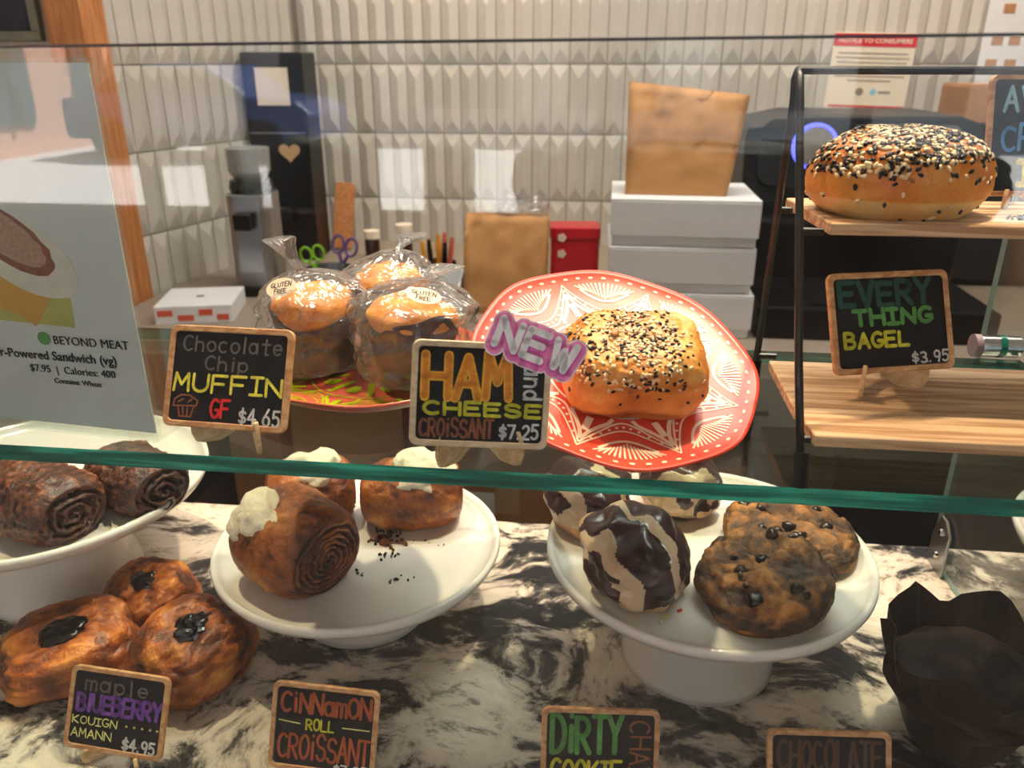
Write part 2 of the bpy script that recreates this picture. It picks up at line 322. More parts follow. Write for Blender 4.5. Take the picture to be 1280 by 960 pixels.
# ---------------------------------------------------------------- lettering (pen strokes)
def arc(cx, cy, rx, ry, a0, a1, n=9): return [(cx + rx * math.cos(R(a0 + (a1 - a0) * k / n)), cy + ry * math.sin(R(a0 + (a1 - a0) * k / n))) for k in range(n + 1)]
G = {
 'A': [[(0, 0), (.5, 1), (1, 0)], [(.2, .36), (.8, .36)]],
 'B': [[(0, 0), (0, 1)] + arc(.4, .76, .45, .24, 90, -90) + [(0, .52)] + arc(.45, .26, .5, .26, 90, -90) + [(0, 0)]],
 'C': [arc(.55, .5, .55, .5, 50, 310)], 'D': [[(0, 0), (0, 1)] + arc(.25, .5, .72, .5, 90, -90) + [(0, 0)]],
 'E': [[(.95, 1), (0, 1), (0, 0), (.95, 0)], [(0, .52), (.8, .52)]], 'F': [[(.95, 1), (0, 1), (0, 0)], [(0, .52), (.75, .52)]],
 'G': [arc(.55, .5, .55, .5, 50, 330) + [(1, .42), (.6, .42)]], 'H': [[(0, 0), (0, 1)], [(1, 0), (1, 1)], [(0, .5), (1, .5)]],
 'I': [[(.5, 0), (.5, 1)], [(.1, 1), (.9, 1)], [(.1, 0), (.9, 0)]], 'i': [[(.5, 0), (.5, .68)], [(.5, .94), (.5, .96)]],
 'K': [[(0, 0), (0, 1)], [(.9, 1), (0, .45), (.95, 0)]], 'L': [[(0, 1), (0, 0), (.9, 0)]],
 'M': [[(0, 0), (.08, 1), (.5, .35), (.92, 1), (1, 0)]], 'N': [[(0, 0), (0, 1), (1, 0), (1, 1)]], 'O': [arc(.5, .5, .5, .5, 90, 450, 16)],
 'P': [[(0, 0), (0, 1)] + arc(.4, .74, .5, .26, 90, -90) + [(0, .48)]], 'R': [[(0, 0), (0, 1)] + arc(.4, .74, .5, .26, 90, -90) + [(0, .48)], [(.35, .48), (.95, 0)]],
 'S': [arc(.5, .75, .45, .25, 20, 270, 8) + arc(.5, .25, .48, .25, 80, -160, 8)], 'T': [[(0, 1), (1, 1)], [(.5, 1), (.5, 0)]],
 'U': [[(0, 1), (0, .4)] + arc(.5, .4, .5, .4, 180, 360) + [(1, 1)]], 'V': [[(0, 1), (.5, 0), (1, 1)]], 'W': [[(0, 1), (.25, 0), (.5, .7), (.75, 0), (1, 1)]],
 'Y': [[(0, 1), (.5, .5), (1, 1)], [(.5, .5), (.45, 0)]], 'J': [[(.9, 1), (.9, .3)] + arc(.5, .3, .4, .3, 0, -180)],
 'Q': [arc(.5, .5, .5, .5, 90, 450, 16), [(.6, .3), (1, 0)]], 'X': [[(0, 0), (1, 1)], [(0, 1), (1, 0)]], 'Z': [[(0, 1), (1, 1), (0, 0), (1, 0)]],
 'a': [arc(.45, .32, .42, .32, 30, 390, 12), [(.88, .64), (.88, 0)]], 'c': [arc(.5, .33, .45, .33, 50, 310)], 'd': [arc(.42, .32, .4, .32, 0, 360, 12), [(.85, 1), (.85, 0)]],
 'e': [[(.08, .34), (.9, .34)] + arc(.5, .33, .42, .33, 0, 310)], 'h': [[(.05, 1), (.05, 0)], [(.05, .4)] + arc(.45, .4, .4, .24, 180, 0) + [(.85, 0)]],
 'l': [[(.5, 1), (.5, 0)]], 'm': [[(0, .66), (0, 0)], [(0, .45)] + arc(.25, .45, .25, .2, 180, 0) + [(.5, 0)], [(.5, .45)] + arc(.75, .45, .25, .2, 180, 0) + [(1, 0)]],
 'n': [[(.05, .66), (.05, 0)], [(.05, .4)] + arc(.45, .4, .4, .24, 180, 0) + [(.85, 0)]], 'o': [arc(.5, .33, .45, .33, 90, 450, 14)],
 'p': [[(.05, .66), (.05, -.35)], arc(.48, .33, .43, .33, 180, 540, 12)], 't': [[(.5, .95), (.5, 0), (.75, 0)], [(.1, .64), (.9, .64)]], 'r': [[(.1, .66), (.1, 0)], [(.1, .45)] + arc(.5, .4, .4, .25, 170, 40)],
 '0': [arc(.5, .5, .42, .5, 90, 450, 16)], '1': [[(.2, .8), (.5, 1), (.5, 0)]], '2': [arc(.5, .72, .42, .28, 160, -30) + [(.05, 0), (.95, 0)]],
 '3': [arc(.42, .75, .42, .25, 140, -90) + arc(.42, .25, .48, .26, 90, -140)], '4': [[(.65, 0), (.65, 1), (0, .35), (1, .35)]],
 '5': [[(.9, 1), (.15, 1), (.1, .55)] + arc(.42, .32, .46, .32, 110, -140)], '6': [[(.75, 1), (.15, .45)] + arc(.48, .28, .42, .28, 150, 510, 14)],
 '7': [[(0, 1), (.95, 1), (.35, 0)]], '9': [arc(.48, .7, .4, .3, 0, 360, 14) + [(.85, .4), (.7, 0)]], '.': [[(.4, .03), (.45, .03)]],
 '$': [[p_ for p_ in arc(.5, .68, .4, .18, 20, 270, 8)] + arc(.5, .32, .42, .18, 80, -160, 8), [(.5, 1.05), (.5, -.05)]], '-': [[(.1, .4), (.9, .4)]],
}
NARROW = {'.': .4, 'i': .5, 'l': .45, 'I': .75, '1': .6, ' ': .6}
def strokes_to_mesh(bm, polys, wd, z0, z1=None, n=8):
    for pl in polys:
        pl = [Vector((q[0], q[1])) for q in pl]
        for a, b in zip(pl, pl[1:]):
            d = b - a
            if d.length < 1e-7: continue
            s = Vector((-d.y, d.x)).normalized() * wd / 2
            quad = [a + s, a - s, b - s, b + s]
            if z1 is None: bm.faces.new([bm.verts.new((q.x, q.y, z0)) for q in quad])
            else: prism(bm, [(q.x, q.y) for q in quad[::1]], z0, z1)
        for q in pl:
            ring = [(q.x + wd / 2 * math.cos(2 * math.pi * k / n), q.y + wd / 2 * math.sin(2 * math.pi * k / n)) for k in range(n)]
            if z1 is None: bm.faces.new([bm.verts.new((x, y, z0)) for x, y in ring])
            else: prism(bm, ring, z0, z1)
def layout(text, x0, x1, y0, y1, gap=.28, wob=.02, slope=0, seed=0):
    rnd = random.Random(text + str(seed)); ws = [NARROW.get(ch, 1.0) for ch in text]
    tot = sum(ws) + gap * (len(text) - 1); k = (x1 - x0) / tot; x = x0; out = []
    for ch, cw in zip(text, ws):
        if ch in G:
            jy = rnd.uniform(-wob, wob) * (y1 - y0); jh = 1 + rnd.uniform(-wob, wob) * 2; sh = rnd.uniform(-wob, wob) * 2
            for pl in G[ch]:
                off = (1 - cw) / 2 if ch in '.il1I' else 0
                out.append([(x + (px - off + sh * py) * k, y0 + jy + py * jh * (y1 - y0) + slope * (x - x0)) for px, py in pl])
        x += (cw + gap) * k
    return out

# ---------------------------------------------------------------- chalkboard sign + easel
def chalkboard(name, label, w_, h_, loc, rot, frame_mat, lines, extra=None):
    t = empty(name, loc, rot, label, 'sign')
    th = .004; fw = .0042 * w_ / .09
    bm = NB(); o_ = rrect(w_, h_, .0055, 5, 0, h_ / 2); i_ = rrect(w_ - 2 * fw, h_ - 2 * fw, .003, 5, 0, h_ / 2)
    rings = [[bm.verts.new((x, y, z)) for x, y in ps] for ps, z in ((o_, -th / 2), (o_, th / 2), (i_, th / 2), (i_, -th / 2))]
    n = len(o_)
    for a, b in zip(rings, rings[1:] + rings[:1]):
        for k in range(n): bm.faces.new((a[k], a[(k + 1) % n], b[(k + 1) % n], b[k]))
    obj('frame', bm, frame_mat, t, bevel=.0006, seg=1)
    bm = NB(); prism(bm, rrect(w_ - 2 * fw + .0004, h_ - 2 * fw + .0004, .003, 5, 0, h_ / 2), -th / 2 + .0004, th / 2 - .0008); obj('slate_panel', bm, 'slate', t)
    zt = th / 2 - .0005
    for k, ln in enumerate(lines):
        text, x0, x1, ya, yb, wd, col = ln[:7]; opt = ln[7] if len(ln) > 7 else {}
        X = lambda q: (q - .5) * w_; Yv = lambda q: (1 - q) * h_
        if 'polys' in opt: pol = [[(X(a), Yv(b)) for a, b in pl] for pl in opt['polys']]
        elif opt.get('vert'):   # reads from top to bottom, letters turned a quarter
            base = layout(text, 0, abs(yb - ya) * h_, 0, abs(x1 - x0) * w_, opt.get('gap', .28)); pol = [[(X(x0) + b, Yv(ya) - a) if opt['vert'] == 1 else (X(x1) - b, Yv(yb) + a) for a, b in pl] for pl in base]
        else: pol = layout(text, X(x0), X(x1), Yv(yb), Yv(ya), opt.get('gap', .28), opt.get('wob', .03), opt.get('slope', 0))
        bm = NB(); strokes_to_mesh(bm, pol, wd * w_, zt + .00006 * k); obj('lettering', bm, 'chalk_' + col, t)
        if 'inner' in opt:
            bm = NB(); strokes_to_mesh(bm, pol, wd * w_ * .55, zt + .00006 * k + .00015); obj('lettering', bm, 'chalk_' + opt['inner'], t)
    if extra: extra(t, w_, h_, th)
    return t
FOOT = [(-.001, .0135), (-.0035, .010), (-.004, .005), (-.002, .001), (.003, 0), (.013, 0), (.022, .003), (.030, .008), (.040, .014), (.046, .021), (.043, .022), (.034, .0165), (.022, .011), (.010, .0085), (.0045, .0085), (.0035, .0092), (.0022, .0135)]
def easel(label, loc, rz, spread=.026, ang=38, mat='plywood', s=1.0):
    t = empty('display_easel', loc, (0, 0, rz), label, 'easel')
    for sx in (-1, 1):
        M = Matrix.Translation((sx * spread, 0, 0)) @ Matrix.Rotation(R(sx * ang), 4, 'Z') @ Matrix.Rotation(R(90), 4, 'Z') @ Matrix.Rotation(R(90), 4, 'X')
        bm = NB(); prism(bm, [(a * min(s, 1.0 + .12 * (s > 1)), b * s) for a, b in FOOT], -.0015, .0015, M); obj('foot', bm, mat, t, bevel=.0005, seg=1)
    bm = NB(); yy = .036 * min(s, 1.1) * math.cos(R(ang)); xx = max(.002, spread - .036 * min(s, 1.1) * math.sin(R(ang)))
    box(bm, -xx - .002, xx + .002, yy - .0015, yy + .0015, .009 * s, .016 * s); obj('crossbar', bm, mat, t)
    return t

# ================================================================ THE SETTING
ZC, ZS = .92, 1.183          # countertop, glass shelf (top faces)
PY = .395                    # front pane
bm = NB(); box(bm, -3.4, 3.0, -3.0, 2.6, -.1, 0); tag(obj('floor', bm, 'floor_concrete'), kind='structure')
bm = NB(); box(bm, -3.5, 3.1, -3.15, 2.7, 3.0, 3.12); tag(obj('ceiling', bm, 'plaster_white'), kind='structure')
wb = tag(obj('wall_back', box(NB(), -1.1, 3.1, 2.56, 2.7, 0, 3.0), 'grout'), kind='structure')
wr = tag(obj('wall_right', box(NB(), 3.0, 3.1, -3.0, 2.6, 0, 3.0), 'plaster_cream'), kind='structure')
# angled left wall from the corner post to the back wall
A0, A1 = Vector((-1.163, 1.834, 0)), Vector((-.953, 2.556, 0))
ad = (A1 - A0).normalized(); an = Vector((ad.y, -ad.x, 0))
bm = NB(); prism(bm, [(A0.x, A0.y), (A1.x, A1.y), (A1.x - .12, A1.y + .1), (A0.x - .12, A0.y + .02)], 0, 3.0)
wl = tag(obj('wall_left', bm, 'grout'), kind='structure')
tag(obj('wall_left_entry', box(NB(), -3.4, -1.215, 1.80, 1.92, 0, 3.0), 'plaster_cream'), kind='structure')
tag(obj('wall_left_side', box(NB(), -3.5, -3.4, -3.0, 1.92, 0, 3.0), 'plaster_cream'), kind='structure')
tag(obj('trim_1', box(NB(), -1.215, -1.128, 1.765, 1.855, 0, 3.0), 'oak_post', bevel=.004), kind='structure')
# ceramic tiles with a raised vertical ridge and hipped ends
TW, TH, ROW0 = .055, .2, 1.421
def tile_mesh():
    g = .0014; hw, hh, d = TW / 2 - g, TH / 2 - g, .014; e = .003; tip = .040
    v = [(-hw, 0, -hh), (hw, 0, -hh), (hw, 0, hh), (-hw, 0, hh), (-hw, -e, -hh), (hw, -e, -hh), (hw, -e, hh), (-hw, -e, hh), (0, -d, -hh + tip), (0, -d, hh - tip)]
    f = [(0, 1, 5, 4), (1, 2, 6, 5), (2, 3, 7, 6), (3, 0, 4, 7), (4, 5, 8), (6, 7, 9), (5, 6, 9, 8), (7, 4, 8, 9)]
    me = bpy.data.meshes.new('tile'); me.from_pydata(v, [], f); me.materials.append(MATS['tile']); return me
tm = tile_mesh()
def tiles(parent, org, dr, ncol, off):
    ang = math.atan2(dr.y, dr.x)
    for r_ in range(5):
        for c_ in range(ncol):
            o = bpy.data.objects.new('tile', tm); COL.objects.link(o); o.parent = parent
            q = org + dr * (off + TW * (c_ + .5)); o.location = (q.x, q.y, ROW0 - 3 * TH + TH * (r_ + .5)); o.rotation_euler = (R(random.uniform(-.5, .5)), 0, ang + R(random.uniform(-.5, .5)))
tiles(wb, Vector((-.944, 2.56, 0)), Vector((1, 0, 0)), 46, 0)
tiles(wl, A0 + an * .001, ad, 13, .02)
# storefront behind the camera
bm = NB(); box(bm, -3.4, 3.0, -3.15, -3.0, 0, .74); box(bm, -3.4, 3.0, -3.15, -3.0, 2.72, 3.0); tag(obj('wall_front', bm, 'cabinet_brown'), kind='structure')
bm = NB()
for x in (-3.4, -2.28, -1.16, -.04, 1.08, 2.2, 2.94): box(bm, x, x + .06, -3.13, -3.03, .74, 2.72)
tag(obj('window_1', bm, 'black_matt'), kind='structure')

tag(obj('added_sun_blocker', box(NB(), -4.2, 3.6, -5.3, -3.15, 2.95, 3.02), plain('sun_blocker_cloth', srgb(40, 44, 48), .8) and 'sun_blocker_cloth'), kind='structure')  # unseen overhang added to keep direct sun out of the room
# ================================================================ STREET (seen only as reflections in the front pane)
tag(obj('pavement', box(NB(), -30, 26, -30, -3.15, -.2, -.05), plain('asphalt', srgb(196, 196, 196), .8) and 'asphalt'), kind='structure')
plain('stucco_pink', srgb(206, 158, 140), .85); plain('street_glass', srgb(60, 82, 92), .15); plain('car_white', srgb(226, 230, 236), .25); plain('car_glass', srgb(22, 30, 44), .1); plain('rubber', srgb(18, 18, 18), .7)
plain('leaf', srgb(120, 168, 96), .6, var=.3, scale=8); plain('bark', srgb(90, 72, 56), .9)
b_ = empty('street_building', (-9.6, -6.0, -.05), (0, 0, 0), 'pink stucco building on the street corner, mirrored in the front glass', 'building')
obj('wall', box(NB(), -8, 0, -22, 0, 0, 9), 'stucco_pink', b_)
for y in (-20.5, -17.0, -14.6, -12.6, -10.4, -8.6, -6.4):
    wn_ = obj('window', box(NB(), -.02, .05, y, y + 1.0, .5, 3.6), 'street_glass', b_)
    obj('window_frame', box(box(NB(), .02, .09, y - .06, y + 1.06, 3.6, 3.75), .03, .1, y + .46, y + .54, .5, 3.6), 'black_matt', wn_)
b2 = empty('street_shopfront', (4.5, -19.5, -.05), (0, 0, 0), 'shaded grey shop building across the street, mirrored in the front glass', 'building')
obj('wall', box(NB(), -13.5, 16, -3, 0, 0, 10), 'plaster_white', b2)
for x in (-12.5, -9, -5.5, -2, 1.5, 5, 8.5): obj('window', box(NB(), x, x + 2.1, -.02, .05, .4, 2.9), 'street_glass', b2)
def car(label, loc, rz, paint):
    t = empty('parked_car', loc, (0, 0, rz), label, 'car')
    bm = NB(); prism(bm, [(-2.1, .3), (2.1, .3), (2.15, .7), (1.9, .9), (1.1, .98), (.55, 1.42), (-.9, 1.45), (-1.6, 1.0), (-2.1, .92)], -.85, .85, Matrix.Rotation(R(90), 4, 'X')); obj('body', bm, paint, t, bevel=.08, seg=3)
    bm = NB(); prism(bm, [(1.0, 1.0), (.52, 1.36), (-.85, 1.39), (-1.4, 1.02)], -.862, .862, Matrix.Rotation(R(90), 4, 'X')); obj('side_glass', bm, 'car_glass', t)
    for x in (-1.3, 1.3):
        for y in (-.78, .78):
            bm = NB(); tube(bm, [(x, y - .11, .32), (x, y + .11, .32)], .32, 20); obj('wheel', bm, 'rubber', t)
plain('car_blue', srgb(44, 66, 112), .25)
car('blue car parked across the street, mirrored in the glass', (-6.6, -12.6, -.05), R(3), 'car_blue')
# dark hedge planters added to hide mirrored sunlit ground, with bright gaps left between
plain('hedge', srgb(34, 42, 30), .8, var=.4, scale=14, bump=.5, bscale=30); plain('planter', srgb(48, 44, 42), .7)
for x0, x1, lab in ((-2.62, -2.36, 'narrow added hedge planter on the pavement, leftmost in the mirrored street'), (-2.2, -1.55, 'added hedge planter hiding bright ground left of the gap, mirrored in the glass'), (-1.16, -.86, 'short added hedge planter between two sunlit gaps, mirrored in the glass'), (-.56, 2.4, 'long added hedge planter hiding bright ground along the pavement, mirrored in the glass')):
    t = empty('added_planter', ((x0 + x1) / 2, -4.5, -.05), (0, 0, 0), lab, 'planter'); a = (x1 - x0) / 2
    obj('trough', box(NB(), -a, a, -.22, .22, 0, .45), 'planter', t, bevel=.01)
    def hd(u, v, a=a, x0=x0):
        d = sdir(u, v, .4, .4); w_ = fbm(Vector((d.x * a * 4 + x0, d.y, d.z * 2)), 3); return Vector((d.x * a, d.y * .2, .72 + d.z * .29)) * (1 + .05 * w_), .5
    surf('foliage', 60, 30, hd, 'hedge', t, smooth=False)

# ================================================================ BACK WORK COUNTER
t = empty('back_counter', (0, 0, 0), (0, 0, 0), 'dark wooden work counter along the tiled back wall', 'counter')
ctp = [(-1.12, 1.52), (1.9, 1.52), (1.9, 2.555), (-.945, 2.555), (-1.118, 1.96)]
obj('worktop', prism(NB(), ctp, .845, .88), 'counter_top', t, bevel=.003)
bm = NB(); box(bm, -1.1, 1.9, 2.46, 2.5, 0, .845); obj('back_panel', bm, 'cabinet_dark', t)
for x in (-1.1, -.42, .46, 1.86): obj('upright', box(NB(), x, x + .04, 1.56, 2.46, 0, .845), 'cabinet_dark', t)
obj('lower_shelf', box(NB(), -1.06, 1.86, 1.56, 2.46, .30, .33), 'cabinet_brown', t)

def carton(label, x0, x1, y0, y1, z0, z1, mat, tape=True, rz=0, name='cardboard_box', stripe=None):
    c = ((x0 + x1) / 2, (y0 + y1) / 2, z0); t = empty(name, c, (0, 0, rz), label, 'box')
    a, b, h = (x1 - x0) / 2, (y1 - y0) / 2, z1 - z0
    obj('carton', box(NB(), -a, a, -b, b, 0, h), mat, t, bevel=.003)
    obj('flap', box(box(NB(), -a + .002, a - .002, -b + .001, -.002, h, h + .003), -a + .002, a - .002, .002, b - .001, h, h + .003), mat, t)
    if tape: obj('tape', box(NB(), -a * .16, a * .16, -b - .0012, -b, h * .55, h), stripe or 'cardboard_pale', t)
    return t
carton('brown cardboard box with a pale taped end on the lower shelf', -.37, -.02, 1.62, 2.0, .33, .53, 'cardboard')
obj('white_label', box(NB(), -.165, -.03, -.1915, -.1902, .02, .165), 'white_card', bpy.data.objects['cardboard_box'])
carton('tall pale cardboard box on the lower shelf beneath the muffins', -.72, -.38, 1.66, 2.05, .33, .70, 'cardboard_pale', False)
carton('narrow tan cardboard box at the dark end of the lower shelf', -.88, -.75, 1.66, 2.0, .33, .60, 'cardboard', False)
carton('brown cardboard carton on the lower shelf behind the glazed cookies', .03, .36, 1.70, 2.1, .33, .55, 'cardboard', True)
t = empty('waste_bin', (.74, 1.70, .33), (0, 0, 0), 'black plastic bin on the lower shelf behind the cookies', 'bin')
bm = NB(); prism(bm, rrect(.44, .24, .03), 0, .38); obj('body', bm, 'black_plastic', t, bevel=.005)
bm = NB(); prism(bm, rrect(.46, .26, .035), .38, .40); obj('rim', bm, 'black_plastic', t, bevel=.004)

# white bakery boxes (three) and kraft bags
for k, lab in enumerate(('lowest white bakery box in the stack of three', 'middle white bakery box in the stack of three', 'topmost white bakery box, carrying the brown paper bag')):
    t = empty('bakery_box', (.165 + (.004, -.003, .0)[k], 1.79, .88 + k * .0975), (0, 0, R((0, .8, -.5)[k])), lab, 'box', 'stacked white bakery boxes')
    obj('tray', box(NB(), -.146, .146, -.126, .126, 0, .09), 'white_card', t, bevel=.002)
    bm = NB(); box(bm, -.15, .15, -.13, .13, .0905, .0955); box(bm, -.15, .15, -.1305, -.1275, .02, .091); obj('lid', bm, 'white_card', t, bevel=.0015)
def paper_bag(label, loc, w0, w1, d, h, rz, seed, top_tilt=0, handle=False):
    t = empty('paper_bag', loc, (0, 0, rz), label, 'bag', None)
    bm = NB(); rings = []; n = 14
    per = []
    for k in range(n): per.append((-1 + 2 * k / n, -1))
    for k in range(8): per.append((1, -1 + 2 * k / 8))
    for k in range(n): per.append((1 - 2 * k / n, 1))
    for k in range(8): per.append((-1, 1 - 2 * k / 8))
    for j in range(13):
        f = j / 12; ww = (w0 + (w1 - w0) * f) / 2; dd = d / 2 * (1 - .55 * f * f); ring = []
        for px, py in per:
            q = Vector((px * ww + (w1 - w0) * .5 * f * .8, py * dd, f * h + top_tilt * px * f))
            a = noise.noise(Vector((px * 2 + seed, py * 2, f * 3))) * .012 * math.sin(math.pi * min(1, f + .05)); cr = abs(noise.noise(Vector((px * 3.2 + 5 * f + seed, py, f * 2.5 - px * 1.6)))) * .030 * f
            if abs(py) == 1: q.y -= math.copysign(cr, py) - a
            else: q.x -= px * .5 * (cr + .05 * d * f * (1 - abs(py)))
            ring.append(bm.verts.new(q))
        rings.append(ring)
    for a, b in zip(rings, rings[1:]):
        for k in range(len(per)): bm.faces.new((a[k], a[(k + 1) % len(per)], b[(k + 1) % len(per)], b[k]))
    bm.faces.new(rings[0][::-1])
    o = obj('bag_body', bm, 'kraft', t, smooth=True)
    s = o.modifiers.new('thick', 'SOLIDIFY'); s.thickness = .0015; s.offset = -1
    return t
paper_bag('crumpled brown paper bag standing open on the white bakery boxes', (.148, 1.78, 1.1725), .205, .24, .13, .205, R(-2), 3.1, -.012)
paper_bag('smaller brown paper bag on the work counter beside the red tin', (-.222, 1.84, .88), .188, .192, .11, .222, R(2), 9.4, .0)
t = empty('plastic_wrap', (-.19, 1.87, 1.06), (0, 0, 0), 'crumpled clear plastic sticking out of the smaller paper bag', 'plastic')
surf('film', 24, 16, lambda u, v: ((lambda d_: Vector((d_.x * .06, d_.y * .03, .035 + d_.z * .045)) * (1 + .35 * fbm(d_ * 3)))(sdir(u, v)), .5), 'bag_film', t, smooth=False)
# red tin with white flower marks
t = empty('red_tin', (-.069, 1.97, .88), (0, 0, R(4)), 'red tin box with white flower marks beside the white boxes', 'tin')
obj('body', prism(NB(), rrect(.118, .09, .012), 0, .15), 'red_tin', t, bevel=.002)
obj('lid', prism(NB(), rrect(.123, .095, .014), .15, .178), 'red_tin', t, bevel=.003)
for z in (.115, .155):
    bm = NB()
    for k in range(5):
        M = Matrix.Translation((-.032 + .006 * math.cos(k * 1.257), -.0482 if z > .15 else -.0458, z + .006 * math.sin(k * 1.257))) @ Matrix.Rotation(R(90), 4, 'X'); lathe(bm, [(0, .0005), (.005, .0005), (.005, -.0005), (0, -.0005)], 8, M)
    obj('flower_mark', bm, 'paper', t)
# desk clutter: marker cup, bin, jars, scissors, wooden slab
t = empty('pen_cup', (-.415, 1.97, .88), (0, 0, 0), 'dark cup full of orange and black markers on the counter', 'cup')
obj('cup', lathe(NB(), [(0, 0), (.043, 0), (.048, .075), (.045, .075), (.04, .006), (0, .006)], 24), 'black_matt', t, smooth=False)
plain('orange_plastic', srgb(238, 160, 40), .4); plain('coral_plastic', srgb(214, 106, 84), .4)
for k, (x, y, m_) in enumerate(((-.028, -.01, 'orange_plastic'), (-.012, -.022, 'black_plastic'), (.004, -.005, 'orange_plastic'), (.02, -.016, 'black_plastic'), (.03, .008, 'coral_plastic'), (.012, .02, 'coral_plastic'), (-.02, .018, 'orange_plastic'))):
    bm = NB(); tube(bm, [(x * .7, y * .7, .008), (x * 1.15, y * 1.15, .10 + .008 * (k % 3)), (x * 1.25, y * 1.25, .13 + .008 * (k % 3))], [.006, .007, .0045], 8); obj('marker', bm, m_, t)
t = empty('white_bin', (-.40, 1.80, .88), (0, 0, R(6)), 'open white tray with clear lids beside the smaller paper bag', 'tray')
bm = NB(); a, b, h, th = .075, .10, .075, .004
box(bm, -a, a, -b, b, 0, th); box(bm, -a, a, -b, -b + th, th, h); box(bm, -a, a, b - th, b, th, h); box(bm, -a, -a + th, -b, b, th, h); box(bm, a - th, a, -b, b, th, h); obj('tray', bm, 'white_card', t)
for k in range(3): obj('clear_lid', lathe(NB(), [(0, 0), (.04, 0), (.042, .006), (.036, .012), (0, .012)], 24), 'side_glass', t, loc=(-.02 + .01 * k, -.01 + .012 * k, .03 + .016 * k), smooth=True)
for lab, x, y, h in (('small dark jar with a pale lid near the tiled wall', -.68, 2.3, .085), ('taller dark jar with a pale lid behind the markers', -.556, 2.2, .125)):
    t = empty('spice_jar', (x, y, .88), (0, 0, 0), lab, 'jar')
    obj('jar', lathe(NB(), [(0, 0), (.021, 0), (.022, .004), (.022, h - .03), (.018, h - .022), (0, h - .022)], 20), plain('dark_sauce', srgb(50, 26, 20), .2) and 'dark_sauce', t, smooth=True)
    obj('lid', lathe(NB(), [(0, h - .022), (.024, h - .022), (.024, h), (0, h)], 20), 'paper', t)
def scissors(label, loc, rot, mat, s=1):
    t = empty('scissors', loc, rot, label, 'scissors')
    for sx in (-1, 1):
        bm = NB(); tube(bm, [(sx * .016 * s + .014 * s * math.cos(a), 0, .06 * s + .02 * s * math.sin(a)) for a in [k * math.pi / 8 for k in range(17)]], .0035 * s, 8)
        tube(bm, [(sx * .012 * s, 0, .042 * s), (sx * .002, 0, .02 * s)], .004 * s, 8); obj('handle', bm, mat, t)
        bm = NB(); prism(bm, [(-.003, 0), (.004, 0), (.004, -.05 * s), (0, -.07 * s)], -.001, .001, Matrix.Translation((-sx * .002, sx * .001, .02 * s)) @ Matrix.Rotation(R(90), 4, 'X')); obj('blade', bm, 'steel', t)
plain('green_plastic', srgb(136, 196, 40), .35); plain('purple_plastic', srgb(96, 70, 130), .35)
t = empty('utensil_pot', (-.71, 2.0, .88), (0, 0, 0), 'low steel pot holding two pairs of scissors', 'pot')
obj('pot', lathe(NB(), [(0, 0), (.06, 0), (.064, .045), (.061, .045), (.057, .004), (0, .004)], 28), 'steel', t, smooth=False)
scissors('pair of lime green scissors standing in the steel pot', (-.742, 1.99, .905), (R(4), R(-8), R(15)), 'green_plastic', 1.0)
scissors('pair of purple scissors standing in the steel pot', (-.68, 2.0, .915), (R(-6), R(10), R(-8)), 'purple_plastic', 1.15)
tag(obj('wooden_board', prism(NB(), rrect(.06, .2, .01), -.008, .008), 'oak_post', loc=(-.80, 2.42, .985), rot=(R(80), R(6), R(10)), bevel=.002), 'narrow orange wooden board leaning by the tall black tower', 'board')
# tall black tower with a note and heart
t = empty('brewer_tower', (-.925, 2.33, .88), (0, 0, R(3)), 'tall narrow black machine tower with a paper note, left of the tiles', 'machine')
obj('housing', prism(NB(), rrect(.172, .14, .012), 0, .572), 'black_plastic', t, bevel=.004)
obj('seam', box(NB(), -.083, .083, -.0712, -.0702, .36, .363), 'steel', t)
obj('paper_note', box(NB(), -.046, .046, -.0722, -.0712, .435, .533), 'paper', t)
hp = [(0, -.03)] + [(.018 * math.sin(a) ** 3 * 1.7, .0018 * (13 * math.cos(a) - 5 * math.cos(2 * a) - 2 * math.cos(3 * a) - math.cos(4 * a))) for a in [math.pi - .3 - k * (2 * math.pi - .6) / 24 for k in range(25)]]
obj('heart_sticker', prism(NB(), hp, 0, .001, Matrix.Translation((.03, -.0713, .31)) @ Matrix.Rotation(R(90), 4, 'X')), 'cardboard_pale', t)
obj('spout', box(NB(), -.03, .03, -.11, -.07, .12, .16), 'black_plastic', t, bevel=.004)
# steel coffee grinder
t = empty('coffee_grinder', (-.868, 1.93, .88), (0, 0, R(4)), 'steel coffee grinder with a grey hopper in front of the black tower', 'grinder')
obj('body', prism(NB(), rrect(.105, .12, .025), .02, .25), 'steel', t, bevel=.004)
obj('base', prism(NB(), rrect(.115, .15, .02), 0, .02), 'black_plastic', t)
obj('collar', lathe(NB(), [(0, .25), (.05, .25), (.054, .262), (.05, .278), (0, .278)], 28), 'black_plastic', t)
obj('hopper', lathe(NB(), [(0, .278), (.034, .278), (.05, .30), (.052, .355), (0, .36)], 28), plain('smoke_plastic', srgb(150, 150, 150), .25) and 'smoke_plastic', t, smooth=False)
obj('spout', box(NB(), -.02, .02, -.10, -.06, .17, .21), 'black_plastic', t, bevel=.004)
